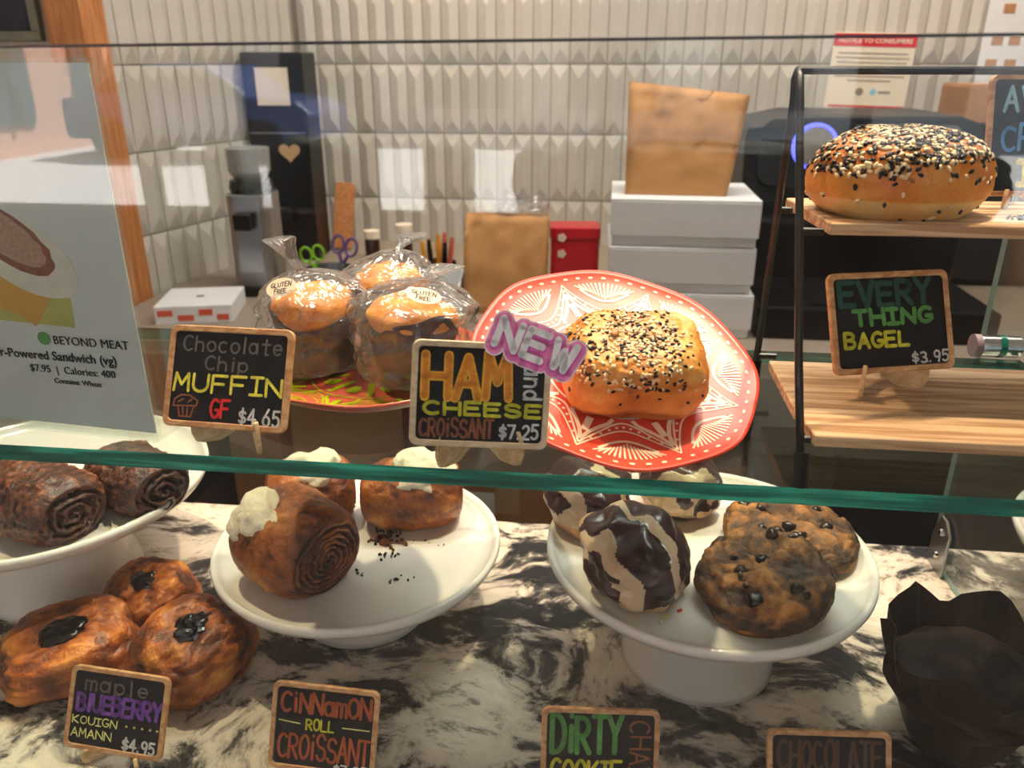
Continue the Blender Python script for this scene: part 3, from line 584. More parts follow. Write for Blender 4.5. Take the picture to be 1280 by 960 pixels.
# white box with red print
t = empty('printed_box', (-.925, 1.71, .88), (0, 0, R(14)), 'low white box with red printed stripes at the left end of the counter', 'box')
obj('carton', box(NB(), -.085, .085, -.08, .08, 0, .042), 'white_card', t, bevel=.002)
for x0, x1, z in ((-.078, -.045, .026), (-.035, 0, .014), (.012, .042, .026), (.05, .076, .014)): obj('red_print', box(NB(), x0, x1, -.0808, -.08, z - .007, z + .007), 'orange_ink', t)
for y0, y1, z in ((-.06, -.02, .024), (.01, .05, .024)): obj('red_print', box(NB(), -.0858, -.085, y0, y1, z - .007, z + .007), 'orange_ink', t)
obj('finger_hole', prism(NB(), rrect(.018, .012, .005), .042, .0426), 'black_matt', t)
# black coffee machine
t = empty('coffee_machine', (.583, 1.945, .88), (0, 0, 0), 'large black coffee machine with a glowing blue ring and screen', 'machine')
bm = NB(); prism(bm, [(-.256, 0), (.238, 0), (.244, .385), (.226, .425), (.19, .437), (-.143, .437), (-.264, .412), (-.27, .38)], -.34, 0, Matrix.Rotation(R(90), 4, 'X')); obj('housing', bm, 'black_plastic', t, bevel=.01, seg=3)
obj('upper_panel', prism(NB(), rrect(.476, .15, .035, 5, 0, .355), 0, .006, Matrix.Rotation(R(90), 4, 'X')), 'black_metal', t, bevel=.002)
Mr = Matrix.Translation((-.117, -.006, .371)) @ Matrix.Rotation(R(90), 4, 'X')
m, nt, b, nd, lk = nodes_of('blue_glow'); b.inputs['Base Color'].default_value = (.1, .1, .9, 1); b.inputs['Emission Color'].default_value = (.12, .14, 1, 1); b.inputs['Emission Strength'].default_value = 1.6; MATS['blue_glow'] = m
obj('light_ring', lathe(NB(), [(.043, 0), (.051, 0), (.051, .004), (.043, .004), (.043, 0)], 40, Mr), 'blue_glow', t, smooth=False)
obj('dial', lathe(NB(), [(0, 0), (.042, 0), (.041, .010), (0, .012)], 36, Mr), plain('dial_grey', srgb(150, 144, 136), .4, metal=.4) and 'dial_grey', t)
obj('screen_bezel', prism(NB(), rrect(.23, .10, .014, 4, .075, .368), .006, .009, Matrix.Rotation(R(90), 4, 'X')), plain('bezel_grey', srgb(104, 108, 110), .3) and 'bezel_grey', t)
obj('screen', prism(NB(), rrect(.19, .072, .006, 4, .09, .362), .009, .0105, Matrix.Rotation(R(90), 4, 'X')), plain('screen_dark', srgb(38, 48, 60), .12) and 'screen_dark', t)
obj('lower_door', box(NB(), -.235, .225, -.005, 0, .03, .25), 'black_matt', t, bevel=.004)
obj('dispenser', box(NB(), -.07, .07, -.05, 0, .24, .275), 'black_plastic', t, bevel=.006)
obj('drip_tray', box(NB(), -.252, .236, -.275, -.006, 0, .07), 'black_plastic', t, bevel=.006)
obj('drip_grille', box(NB(), -.14, .14, -.25, -.06, .07, .074), 'black_metal', t)
# black cabinet further right with a carton on it
t = empty('black_cabinet', (1.165, 2.32, .88), (0, 0, 0), 'black cabinet on the counter right of the coffee machine', 'cabinet')
obj('body', box(NB(), -.32, .32, -.14, .18, 0, .405), 'black_plastic', t, bevel=.006)
obj('door', box(NB(), -.3, .3, -.152, -.142, .02, .385), 'black_metal', t, bevel=.004)
carton('small brown carton on top of the black cabinet', .885, 1.04, 2.22, 2.4, 1.285, 1.372, 'cardboard', True, 0, stripe='cardboard')
# notice and poster on the tiles, picture on the entry wall
t = empty('notice_sheet', (.735, 2.542, 1.405), (0, R(1.5), 0), 'white paper notice with a red banner on the tiled wall', 'notice')
obj('sheet', box(NB(), -.112, .112, -.001, .001, -.105, .098), 'paper', t)
obj('banner', box(NB(), -.112, .112, -.002, -.001, .062, .094), 'red_ink', t)
obj('footer_line', box(NB(), -.10, .11, -.0016, -.001, -.10, -.095), 'red_ink', t)
for k, (z, w_) in enumerate(((.044, .19), (.032, .2), (.020, .19), (.008, .2), (-.004, .18), (-.016, .19), (-.028, .12))): obj('text_line', box(NB(), -w_ / 2, w_ / 2, -.0016, -.001, z - .0018, z + .0018), 'grey_ink', t)
obj('seal', lathe(NB(), [(0, 0), (.011, 0), (.011, .0008), (0, .0008)], 20, Matrix.Translation((-.02, -.001, -.058)) @ Matrix.Rotation(R(90), 4, 'X')), 'grey_ink', t)
obj('seal', lathe(NB(), [(0, 0), (.009, 0), (.009, .0008), (0, .0008)], 20, Matrix.Translation((.018, -.001, -.058)) @ Matrix.Rotation(R(90), 4, 'X')), 'chalk_sky', t)
obj('text_line', box(NB(), .032, .065, -.0016, -.001, -.062, -.055), 'grey_ink', t)
FONT = bpy.data.fonts.load('<builtin>') if not bpy.data.fonts else bpy.data.fonts[0]
def text_part(name, s, size, mat, parent, loc, rot, align='CENTER', bold=0):
    cu = bpy.data.curves.new(name, 'FONT'); cu.body = s; cu.size = size; cu.align_x = align; cu.align_y = 'CENTER'; cu.extrude = .0002; cu.offset = bold; cu.resolution_u = 3
    tmp = bpy.data.objects.new('tmp', cu); COL.objects.link(tmp); dg = bpy.context.evaluated_depsgraph_get()
    me = bpy.data.meshes.new_from_object(tmp.evaluated_get(dg)); bpy.data.objects.remove(tmp); me.materials.clear()
    return link_mesh(name, me, mat, parent, loc, rot)
text_part('banner_lettering', 'NOTICE TO CONSUMERS', .0175, 'paper', t, (0, -.0023, .077), (R(90), 0, 0), bold=.0003)
t = empty('photo_poster', (1.13, 2.542, 1.50), (0, 0, 0), 'pale poster with small brown photographs at the right of the tiled wall', 'poster')
obj('sheet', box(NB(), -.11, .11, -.001, .001, -.14, .16), 'white_card', t)
for x, z in ((-.07, .05), (.0, .05), (-.085, -.03), (-.04, -.03), (-.09, -.09), (-.04, -.09)): obj('photo', box(NB(), x, x + .03, -.002, -.001, z, z + .024), 'cardboard', t)
t = empty('framed_picture', (-1.375, 1.797, 1.62), (0, 0, 0), 'framed dark picture on the cream wall beside the wooden post', 'picture')
bm = NB(); a, h, f_ = .135, .15, .02
box(bm, -a, a, -.02, 0, -h, -h + f_); box(bm, -a, a, -.02, 0, h - f_, h); box(bm, -a, -a + f_, -.02, 0, -h + f_, h - f_); box(bm, a - f_, a, -.02, 0, -h + f_, h - f_); obj('frame', bm, plain('pewter', srgb(126, 122, 104), .4, metal=.3) and 'pewter', t, bevel=.002)
obj('picture', box(NB(), -a + f_, a - f_, -.008, -.002, -h + f_, h - f_), plain('picture_dark', srgb(40, 40, 56), .5, var=.6, scale=9) and 'picture_dark', t)

# ================================================================ DISPLAY CASE
t = empty('case_base', (0, 0, 0), (0, 0, 0), 'dark cabinet base under the granite countertop', 'cabinet')
obj('carcass', box(NB(), -1.6, 1.6, .40, .80, 0, .885), 'cabinet_dark', t)
for k in range(6): obj('door', box(NB(), -1.59 + k * .53, -1.07 + k * .53, .385, .40, .08, .87), 'cabinet_brown', t, bevel=.003)
tag(obj('granite_countertop', box(NB(), -1.62, 1.62, .375, .82, .885, ZC), 'granite', bevel=.003), 'black, grey and cream swirled granite countertop under the cake stands', 'countertop')
def slab(name, x0, x1, y0, y1, z0, z1, face, edge, axis, parent):
    """glass sheet: faces across `axis` are clear, the narrow rims carry the edge colour"""
    bm = box(NB(), x0, x1, y0, y1, z0, z1); bmesh.ops.recalc_face_normals(bm, faces=bm.faces)
    me = bpy.data.meshes.new(name)
    for f in bm.faces: f.material_index = 0 if abs(f.normal[axis]) > .5 else 1
    bm.to_mesh(me); bm.free(); return link_mesh(name, me, [face, edge], parent)
t = empty('glass_shelf', (0, 0, 0), (0, 0, 0), 'thick clear glass shelf with a green front edge', 'shelf')
slab('shelf_sheet', -1.2, .3735, .456, .715, ZS - .012, ZS, 'shelf_glass', 'glass_edge', 2, t)
t = empty('glass_shelf', (0, 0, 0), (0, 0, 0), 'glass shelf of the next bay, right of the side glass', 'shelf')
slab('shelf_sheet', .3825, 1.2, .456, .715, ZS - .012, ZS, 'shelf_glass', 'glass_edge', 2, t)
t = empty('front_glass', (0, 0, 0), (0, 0, 0), 'clear front glass pane of the pastry case with a dark top edge', 'glass pane')
zt_ = lambda x, d=0: 1.4382 + .0085 * x + d
Mx = Matrix.Translation((0, PY, 0)) @ Matrix.Rotation(R(90), 4, 'X')
bm = prism(NB(), [(-1.2, ZC + .001), (1.2, ZC + .001), (1.2, zt_(1.2)), (-1.2, zt_(-1.2))], 0, .006, Mx); bmesh.ops.recalc_face_normals(bm, faces=bm.faces)
for f in bm.faces: f.material_index = 0 if abs(f.normal.y) > .5 else 1
me = bpy.data.meshes.new('pane'); bm.to_mesh(me); bm.free(); link_mesh('pane', me, ['pane_glass', 'glass_edge_dark'], t)
obj('top_edge', prism(NB(), [(-1.2, zt_(-1.2)), (1.2, zt_(1.2)), (1.2, zt_(1.2, .0013)), (-1.2, zt_(-1.2, .0013))], -.0002, .0062, Mx), 'glass_edge_dark', t)
t = empty('side_glass', (0, 0, 0), (0, 0, 0), 'upright glass side pane at the right end of the shelf', 'glass pane')
slab('pane', .3755, .3805, PY + .004, .80, ZC + .001, 1.43, 'side_glass', 'glass_edge_pale', 0, t)
t = empty('glass_clamp', (.34, .722, ZS + .010), (0, 0, 0), 'round chrome standoff clamp at the back right of the shelf', 'clamp')
obj('barrel', tube(NB(), [(0, 0, 0), (.034, 0, 0)], .0095, 24), 'chrome', t, smooth=False, bevel=.001)
obj('end_cap', tube(NB(), [(-.006, 0, 0), (0, 0, 0)], .0102, 24), plain('cap_mauve', srgb(150, 130, 138), .4) and 'cap_mauve', t)
obj('rubber_ring', tube(NB(), [(.015, 0, 0), (.020, 0, 0)], .0103, 24), 'glass_edge', t)
t = empty('glass_bracket', (.3735, .775, ZC), (0, 0, 0), 'small steel bracket with two screws holding the side glass to the counter', 'bracket')
obj('plate', prism(NB(), [(-.02, 0), (.018, 0), (.018, .05), (.004, .062), (-.008, .062), (-.02, .035)], 0, .003, Matrix.Rotation(R(-90), 4, 'Z') @ Matrix.Rotation(R(90), 4, 'X')), 'steel', t, bevel=.0008)
for z in (.018, .046): obj('screw', lathe(NB(), [(0, .0028), (.0034, .0022), (.0042, 0), (0, 0)], 14, Matrix.Translation((-.003, 0, z)) @ Matrix.Rotation(R(-90), 4, 'Y')), 'chrome', t)

# ---------------------------------------------------------------- cake stands
def cake_stand(label, loc, r, h, r0, r1):
    t = empty('cake_stand', loc, (0, 0, 0), label, 'cake stand', 'white cake stands on the granite')
    prof = [(0, h - .008), (r0 + .01, h - .008), (r - .012, h - .004), (r - .003, h - .002), (r, h + .004), (r - .0005, h + .009), (r - .004, h + .0095), (r - .0065, h + .006), (r - .011, h + .0015), (r - .02, h), (0, h)]
    obj('plate', lathe(NB(), prof, 96), 'porcelain', t, smooth=True)
    pr_ = [(0, h - .008), (r0, h - .008), (r0 * .97 + r1 * .03, h * .75), ((r0 + r1) / 2 - .001, h * .4), (r1 - .001, .006), (r1, .0), (r1 - .006, 0), (r1 - .01, .004), (0, .004)]
    obj('pedestal', lathe(NB(), pr_, 72), 'porcelain', t, smooth=True)
    return t
cake_stand('white cake stand holding the glazed and chocolate chip cookies', (.102, .6127, ZC), .14, .108, .074, .069)
cake_stand('low white cake stand holding the cinnamon roll croissants', (-.2228, .6434, ZC), .137, .071, .062, .064)
cake_stand('tall white cake stand holding the dark chocolate rolls', (-.5549, .6581, ZC), .16, .111, .058, .078)
cake_stand('white cake stand of the next bay, at the right edge', (.552, .70, ZC), .14, .08, .07, .068)
ZR, ZM, ZL = ZC + .108, ZC + .071, ZC + .111

# ---------------------------------------------------------------- pastries
def roll(name, label, loc, rot, L, rad, flat, mat, seed, group=None, ridge=.0022, freq=95, capdark=.15, tone0=.42, icing_at=None, turns=4.4, flake=.22, er=.16, ep=6):
    """laminated roll lying on its side, spiral visible on both ends"""
    t = empty(name, loc, rot, label, 'pastry', group); H = rad * flat
    def fn(u, v):
        th = 2 * math.pi * u; c, s_ = math.cos(th), math.sin(th)
        if v < .25: x = -L / 2; f = v / .25; cap = -1
        elif v > .75: x = L / 2; f = (1 - v) / .25; cap = 1
        else: x = -L / 2 + (v - .25) / .5 * L; f = 1; cap = 0
        pn = Vector((x * 22 + seed, c * 1.3, s_ * 1.3)); wob = fbm(pn * .9, 3)
        e = 1 - abs(2 * x / L) ** ep * er
        r_ = rad * f * e * (1 + .07 * wob)
        tone = tone0 + .27 * wob
        if cap:
            sw = math.sin(2 * math.pi * (f * turns) + cap * th + 3.2 * fbm(Vector((c * f * 2.2 + seed, s_ * f * 2.2, 1)), 4))
            xx = x + cap * (.006 * (1 - f ** 3) * .4 - .0028 * (sw < 0) * 1 + .0016 * sw) * (1 - f ** 8)
            tone += capdark * sw - .12 - capdark * .6
        else:
            sw = math.sin(x * 2 * math.pi * freq * (1 + .0) + 5 * fbm(Vector((x * 14 + seed, c * 1.8, s_ * 1.8)), 3) + 1.2 * th)
            k = max(0, 1 - abs(2 * x / L) ** 4); fl = fbm(Vector((x * 90 + seed, c * 5, s_ * 5)), 4); r_ += (ridge * (abs(sw) ** .6 * 1.4 - .7) + .010 * flake * fl) * k; tone += min(.20, ridge * 100) * sw + flake * fl - capdark * .9 * max(0, 2 * x / L - .35); xx = x
        q = Vector((xx, c * r_, s_ * r_ * flat)); q.z = max(q.z, -H * .8) + H * .8
        return q + Vector((0, 0, 0)), max(0, min(1, tone))
    surf('crust', 120, 120, fn, mat, t)
    if icing_at:
        ip, ir, irot = icing_at
        def ic(u, v):
            d = sdir(u, v); wob = fbm(d * 2.2 + Vector((seed, 3, 0)), 4); a = 2 * math.pi * u; k = 1 + .22 * wob + .12 * math.sin(3 * a + seed)
            return Vector((d.x * ir * k, d.y * ir * .85 * k, d.z * .0075 * (1 + wob * .35) - .22 * (d.x * d.x + d.y * d.y) * ir)), .5
        surf('icing', 40, 24, ic, 'icing', t, loc=ip, rot=irot)
    return t
roll('chocolate_croissant', 'dark chocolate laminated roll at the left edge of the tall stand', (-.510, .590, ZL + .0005), (0, 0, R(-24)), .118, .040, .80, 'p_chocolate_roll', 1.3, 'chocolate rolls on the tall stand', .002, 100, .15, .42, None, 3.1, .34, .22, 5)
roll('chocolate_croissant', 'dark chocolate laminated roll nearer the middle of the case', (-.440, .640, ZL + .0005), (0, 0, R(-28)), .088, .036, .80, 'p_chocolate_roll', 7.7, 'chocolate rolls on the tall stand', .002, 100, .15, .38, None, 3.1, .34, .22, 5)

def kouign(label, loc, rz, sx, sy, h, seed, tilt=(0, 0)):
    t = empty('kouign_amann', loc, (R(tilt[0]), R(tilt[1]), rz), label, 'pastry', 'kouign amann on the granite')
    def fn(u, v):
        d = sdir(u, v, .8, .88); a = 2 * math.pi * u; wob = fbm(Vector((d.x * 1.6 + seed, d.y * 1.6, d.z * 1.6)), 4)
        fine = fbm(Vector((d.x * 5 + seed, d.y * 9, d.z * 9)), 4); rr = 1 + .10 * wob + .022 * fine + .05 * math.cos(4 * a + seed) * (d.z > -.3) + .10 * max(0, math.cos(a - 2.6)) ** 4; q = Vector((d.x * sx * rr, d.y * sy * rr, d.z * h * .5 * (1 + .12 * wob)))
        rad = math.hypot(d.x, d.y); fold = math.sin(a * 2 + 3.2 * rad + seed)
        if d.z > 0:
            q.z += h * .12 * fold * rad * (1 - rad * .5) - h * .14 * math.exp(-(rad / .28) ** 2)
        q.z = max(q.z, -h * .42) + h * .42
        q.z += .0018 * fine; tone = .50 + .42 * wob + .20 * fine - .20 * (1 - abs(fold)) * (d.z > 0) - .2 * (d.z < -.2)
        return q, max(0, min(1, tone))
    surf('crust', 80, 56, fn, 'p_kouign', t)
    def jm(u, v):
        d = sdir(u, v); wob = fbm(d * 2 + Vector((seed, 0, 0)), 3); return Vector((d.x * sx * .40 * (1 + .3 * wob), d.y * sy * .33 * (1 + .3 * wob), h * .795 + d.z * h * .13 * (1 + .3 * wob))), .5
    surf('jam', 44, 30, jm, 'jam', t); return t
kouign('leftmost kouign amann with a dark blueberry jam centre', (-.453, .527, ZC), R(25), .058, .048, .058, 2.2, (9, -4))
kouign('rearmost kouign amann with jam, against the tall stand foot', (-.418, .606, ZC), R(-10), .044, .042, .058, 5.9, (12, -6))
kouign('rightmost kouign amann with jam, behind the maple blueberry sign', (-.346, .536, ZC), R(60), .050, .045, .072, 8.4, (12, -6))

roll('cinnamon_croissant', 'largest cinnamon roll croissant with a white icing patch, at the front of the low stand', (-.268, .594, ZM + .001), (0, R(4), R(-30)), .088, .049, .92, 'p_cinnamon', 2.7, 'cinnamon roll croissants', .0003, 60, .24, .52, ((-.020, -.029, .0705), .029, (R(40), R(-14), 0)), 6.5, .18, .22, 4)
roll('cinnamon_croissant', 'cinnamon roll croissant half hidden behind the largest one', (-.287, .694, ZM + .001), (0, 0, R(20)), .082, .040, .88, 'p_cinnamon', 5.6, 'cinnamon roll croissants', .0003, 60, .24, .48, ((.004, -.010, .064), .028, (R(20), 0, 0)), 6.5, .18, .3, 4)
roll('cinnamon_croissant', 'cinnamon roll croissant with icing at the back of the low stand', (-.183, .702, ZM + .001), (0, 0, R(12)), .096, .042, .86, 'p_cinnamon', 8.2, 'cinnamon roll croissants', .0003, 45, .24, .50, ((.010, -.014, .064), .032, (R(26), 0, 0)), 6.5, .18, .34, 3)
def crumbs(label, spots, z, mat, seed, name='pastry_crumbs', big=1):
    rnd = random.Random(seed); bm = NB()
    for x, y, s, n in spots:
        for _ in range(n):
            M = Matrix.Translation((x + rnd.gauss(0, s), y + rnd.gauss(0, s * .6), z + .001)) @ Euler((rnd.random() * 6, rnd.random() * 6, rnd.random() * 6)).to_matrix().to_4x4()
            k = rnd.uniform(.0006, .0019) * big; bmesh.ops.create_icosphere(bm, subdivisions=1, radius=k, matrix=M @ Matrix.Diagonal((1.4, 1, .6, 1)))
    return tag(obj(name, bm, mat), label, 'crumbs', kind='stuff')
crumbs('brown pastry crumbs scattered over the low cake stand', [(-.205, .655, .006, 26), (-.20, .668, .007, 30), (-.19, .63, .006, 12), (-.24, .585, .004, 5), (-.17, .595, .008, 8), (-.215, .61, .012, 8), (-.15, .66, .01, 5)], ZM, 'crumb_dark', 3)

crumbs('larger brown pastry flakes beside the rear cinnamon croissant', [(-.196, .652, .008, 14), (-.203, .66, .004, 6)], ZM, 'crumb', 6, 'pastry_flakes', 2.2)

def glazed(label, loc, rot, sx, sy, h, seed, ang):
    t = empty('glazed_cookie', loc, rot, label, 'cookie', 'chocolate glazed cookies with pale stripes')
    ca, sa = math.cos(ang), math.sin(ang)
    def fn(u, v):
        d = sdir(u, v, .85, .95); wob = fbm(Vector((d.x * 1.4 + seed, d.y * 1.4, d.z * 1.4)), 4); big = noise.noise(Vector((d.x * 2.1 + seed, d.y * 2.1, d.z * 2.1)))
        k = 1 + .12 * wob + .10 * big; q = Vector((d.x * sx * k, d.y * sy * k, d.z * h * .5 * (1 + .22 * big)))
        q.z = max(q.z, -h * .40) + h * .40
        s = (q.x * ca + q.y * sa) / .0066 + 2.6 * fbm(Vector((q.x * 34 + seed, q.y * 34, q.z * 20)), 2)
        st = math.sin(s); tone = .30
        if st > .52: tone = .66; q.z += .0007
        if d.z < -.35 and big > -.1: tone = .93
        if big > .42 and d.z < .4: tone = .93
        return q, tone
    surf('cookie', 128, 84, fn, 'p_chai', t); return t
glazed('largest chocolate glazed cookie with pale stripes, at the front of the stand', (.036, .570, ZR + .0015), (R(12), 0, R(15)), .044, .050, .060, 3.3, R(20))
glazed('chocolate glazed cookie at the left rim, behind the largest one', (-.004, .655, ZR + .0015), (0, R(-4), R(80)), .040, .040, .066, 6.1, R(-40))
glazed('chocolate glazed cookie at the back of the stand below the red plate', (.083, .690, ZR + .0015), (0, 0, R(30)), .037, .040, .064, 9.2, R(70))
def cookie(label, loc, rot, r_, h, seed):
    t = empty('chocolate_chip_cookie', loc, rot, label, 'cookie', 'chocolate chip cookies')
    def fn(u, v):
        d = sdir(u, v, .62, 1); wob = fbm(Vector((d.x * 1.8 + seed, d.y * 1.8, d.z)), 5); ck = noise.voronoi(Vector((d.x * 2.6 + seed, d.y * 2.6, d.z * .6)))[0]; cr = min(1, (ck[1] - ck[0]) * 4.5)
        fine = fbm(Vector((d.x * 7 + seed, d.y * 7, d.z * 3)), 4); k = 1 + .05 * wob + .012 * fine; up = d.z > 0
        q = Vector((d.x * r_ * k, d.y * r_ * k, d.z * h * .5 * (1 + .3 * wob) - (.0024 * (1 - cr) if up else 0) + .0016 * fine)); q.z = max(q.z, -h * .42) + h * .42
        return q, max(0, min(1, .46 + .48 * wob + .25 * fine - .22 * (1 - cr) * up - .15 * (math.hypot(d.x, d.y) > .93)))
    c = surf('cookie', 120, 60, fn, 'p_cookie', t); rnd = random.Random(seed)
    for _ in range(13):
        a = rnd.random() * 6.28; q = r_ * .85 * math.sqrt(rnd.random()); k = rnd.uniform(.0034, .0062)
        s2 = seed + rnd.random() * 9
        surf('chocolate_chip', 12, 8, lambda u, v: (Vector((d := sdir(u, v, .6, .7)) * (1 + .35 * noise.noise(d * 2 + Vector((s2, 0, 0))))) * k * Vector((1, 1, 1)).x, .5), 'choc_chip', t, loc=(q * math.cos(a), q * math.sin(a), h * .765 - (q / r_) ** 4 * h * .16), rot=(rnd.random(), rnd.random(), rnd.random()))
    return t
cookie('chocolate chip cookie at the back, partly under the other one', (.176, .634, ZR + .0015), (R(2), 0, R(40)), .058, .026, 2.4)
cookie('chocolate chip cookie in front, leaning on the other cookie', (.140, .553, ZR + .0105), (R(16), R(-3), R(-20)), .053, .025, 5.8)
rb = []
for x, y, m_ in ((.060, .519, 'chalk_pale_yellow'), (.056, .512, 'chalk_white'), (.071, .527, 'chalk_red')):
    tag(obj('sprinkle', tube(NB(), [(x, y, ZR + .0013), (x + .003, y + .002, ZR + .0013)], .0012, 8), m_), {'chalk_pale_yellow': 'tiny yellow sprinkle', 'chalk_white': 'tiny white sprinkle', 'chalk_red': 'tiny pink sprinkle'}[m_] + ' lying on the cookie stand', 'sprinkle')

# chocolate muffins in dark tulip paper
def tulip(label, loc, rz, r0, r1, h, seed):
    t = empty('chocolate_muffin', loc, (0, 0, rz), label, 'muffin')
    bm = NB(); n = 48; rings = []
    for j in range(9):
        f = j / 8; ring = []
        for k in range(n):
            a = 2 * math.pi * k / n; pt = abs(((k * 6 / n + seed) % 1) * 2 - 1)      # paper points
            fold = .05 * math.sin(a * 12 + seed) * f + .04 * noise.noise(Vector((math.cos(a) * 2 + seed, math.sin(a) * 2, f * 3)))
            rr = (r0 + (r1 - r0) * f ** .85) * (1 + fold); z = f * h * (1 + (.30 * pt - .12) * f ** 3)
            ring.append(bm.verts.new((rr * math.cos(a), rr * math.sin(a), z)))
        rings.append(ring)
    for a, b in zip(rings, rings[1:]):
        for k in range(n): bm.faces.new((a[k], a[(k + 1) % n], b[(k + 1) % n], b[k]))
    bm.faces.new(rings[0][::-1]); o = obj('tulip_paper', bm, 'tulip_paper', t); s = o.modifiers.new('thick', 'SOLIDIFY'); s.thickness = .0006
    def fn(u, v):
        d = sdir(u, v); wob = fbm(d * 2.2 + Vector((seed, 0, 0)), 4); return Vector((d.x * r1 * .90 * (1 + .06 * wob), d.y * r1 * .90 * (1 + .06 * wob), h * .60 + d.z * h * .26 * (1 + .3 * wob))), max(0, min(1, .45 + .5 * wob))
    surf('muffin_top', 48, 32, fn, 'p_dark_muffin', t); return t
tulip('chocolate muffin in a dark brown pointed paper at the lower right', (.300, .535, ZC), R(10), .034, .066, .092, .2)

# ---------------------------------------------------------------- plates on the shelf
def painted_plate(name, label, loc, rot, r_, pat, rim, rise=.012, n=8):
    t = empty(name, loc, rot, label, 'plate'); mod = lambda a, q: 1 + .012 * math.cos(8 * a) * (q / r_)
    zf = lambda q: rise * max(0, (q / r_ - .58) / .42) ** 1.7
    prof = [(0, -.003), (r_ * .55, -.003)] + [(r_ * f, zf(r_ * f) - .0032) for f in (.7, .85, .97)] + [(r_, zf(r_) - .0015)]
    obj('underside', lathe(NB(), prof, 96, None, mod), 'plate_under', t, smooth=True)
    prof = [(r_, zf(r_) - .0015), (r_ * .997, zf(r_) + .0006)] + [(r_ * f, zf(r_ * f)) for f in (.97, .9, .8, .7, .6, .4)] + [(0, 0)]
    obj('face', lathe(NB(), prof, 96, None, mod), rim, t, smooth=True)
    bm = NB()
    def P3(q, a): q = min(q, .985); s = mod(a, q * r_); return Vector((q * r_ * s * math.cos(a), q * r_ * s * math.sin(a), zf(q * r_) + .0004))
    def quad(pts): bm.faces.new([bm.verts.new(P3(q, a)) for q, a in pts])
    def band(path, wd):   # ribbon in plate space
        for (q0, a0), (q1, a1) in zip(path, path[1:]):
            p0 = Vector((q0 * math.cos(a0), q0 * math.sin(a0))); p1 = Vector((q1 * math.cos(a1), q1 * math.sin(a1))); d = p1 - p0
            if d.length < 1e-6: continue
            s = Vector((-d.y, d.x)).normalized() * wd / 2
            quad([(v_.length, math.atan2(v_.y, v_.x)) for v_ in (p0 + s, p0 - s, p1 - s, p1 + s)])
    def dot(q, a, da, dq):
        quad([(q + dq * math.sin(k * math.pi / 3), a + da * math.cos(k * math.pi / 3)) for k in range(6)])
    for k in range(56): dot(.93, 2 * math.pi * k / 56, .022, .011)
    sec = 2 * math.pi / n
    for k in range(n):
        c = k * sec
        # scalloped double arc hanging from the rim
        arcp = lambda f0, dep: [(f0 - dep * math.cos(math.pi / 2 * (s / 10)) ** .8 if abs(s) < 10 else f0, c + sec / 2 * s / 10) for s in range(-10, 11)]
        band(arcp(.885, .27), .012); band(arcp(.845, .30), .014)
        for s in range(-8, 9, 2):
            a = c + sec / 2 * s / 10; q = .865 - .285 * math.cos(math.pi / 2 * s / 10) ** .8; dot(q, a, .012 / q, .011)
        # fan of rays in the scallop
        for s in range(-8, 9):
            a0 = c + sec * .40 * s / 8; qi = .90 - .20 * math.cos(math.pi / 2 * s / 9) ** .9; qo = .885
            b0 = c + sec * .27 * s / 8
            p0 = (.73 + .10 * (abs(s) / 8), b0 * 1.0); p1 = (.885 - .02 * (abs(s) / 8) ** 2, a0)
            if abs(s) < 8: band([p0, p1], .013)
        band([(.71 + .12 * (abs(s) / 8) ** 2, c + sec * .30 * s / 8) for s in range(-8, 9)], .02)
        # pointed leaf between scallops
        e = c + sec / 2
        for sg in (-1, 1): band([(.80, e), (.70, e + sg * .045), (.62, e + sg * .13), (.57, e + sg * .22), (.52, e + sg * .27)], .028)
        band([(.70, e), (.56, e)], .05)
        # inner ring
        band([(.50, c + sec * s / 8) for s in range(9)], .016); band([(.20, c), (.46, c)], .05); dot(.34, e, .18, .08)
    obj('painted_pattern', bm, pat, t); return t
PL = (.0125, .5645, 1.2180)
painted_plate('melamine_plate', 'red plate with cream folk pattern, tipped towards the front of the shelf', PL, (R(22.2), R(6.9), R(10)), .107, 'plate_cream', 'plate_red', .009)
# small plate rest behind the tipped plate
t = empty('plate_rest', (.006, .622, ZS), (0, 0, 0), 'small clear acrylic rest propping up the red plate', 'plate rest')
obj('wedge', prism(NB(), [(-.02, 0), (.025, 0), (.025, .058), (.018, .058)], -.045, .045, Matrix.Rotation(R(90), 4, 'Z') @ Matrix.Rotation(R(90), 4, 'X')), 'side_glass', t)
painted_plate('melamine_plate', 'plate with a green pattern and red rim under the bagged muffins', (-.185, .606, ZS + .0035), (0, 0, R(11)), .102, 'plate_green', 'plate_under', .016)

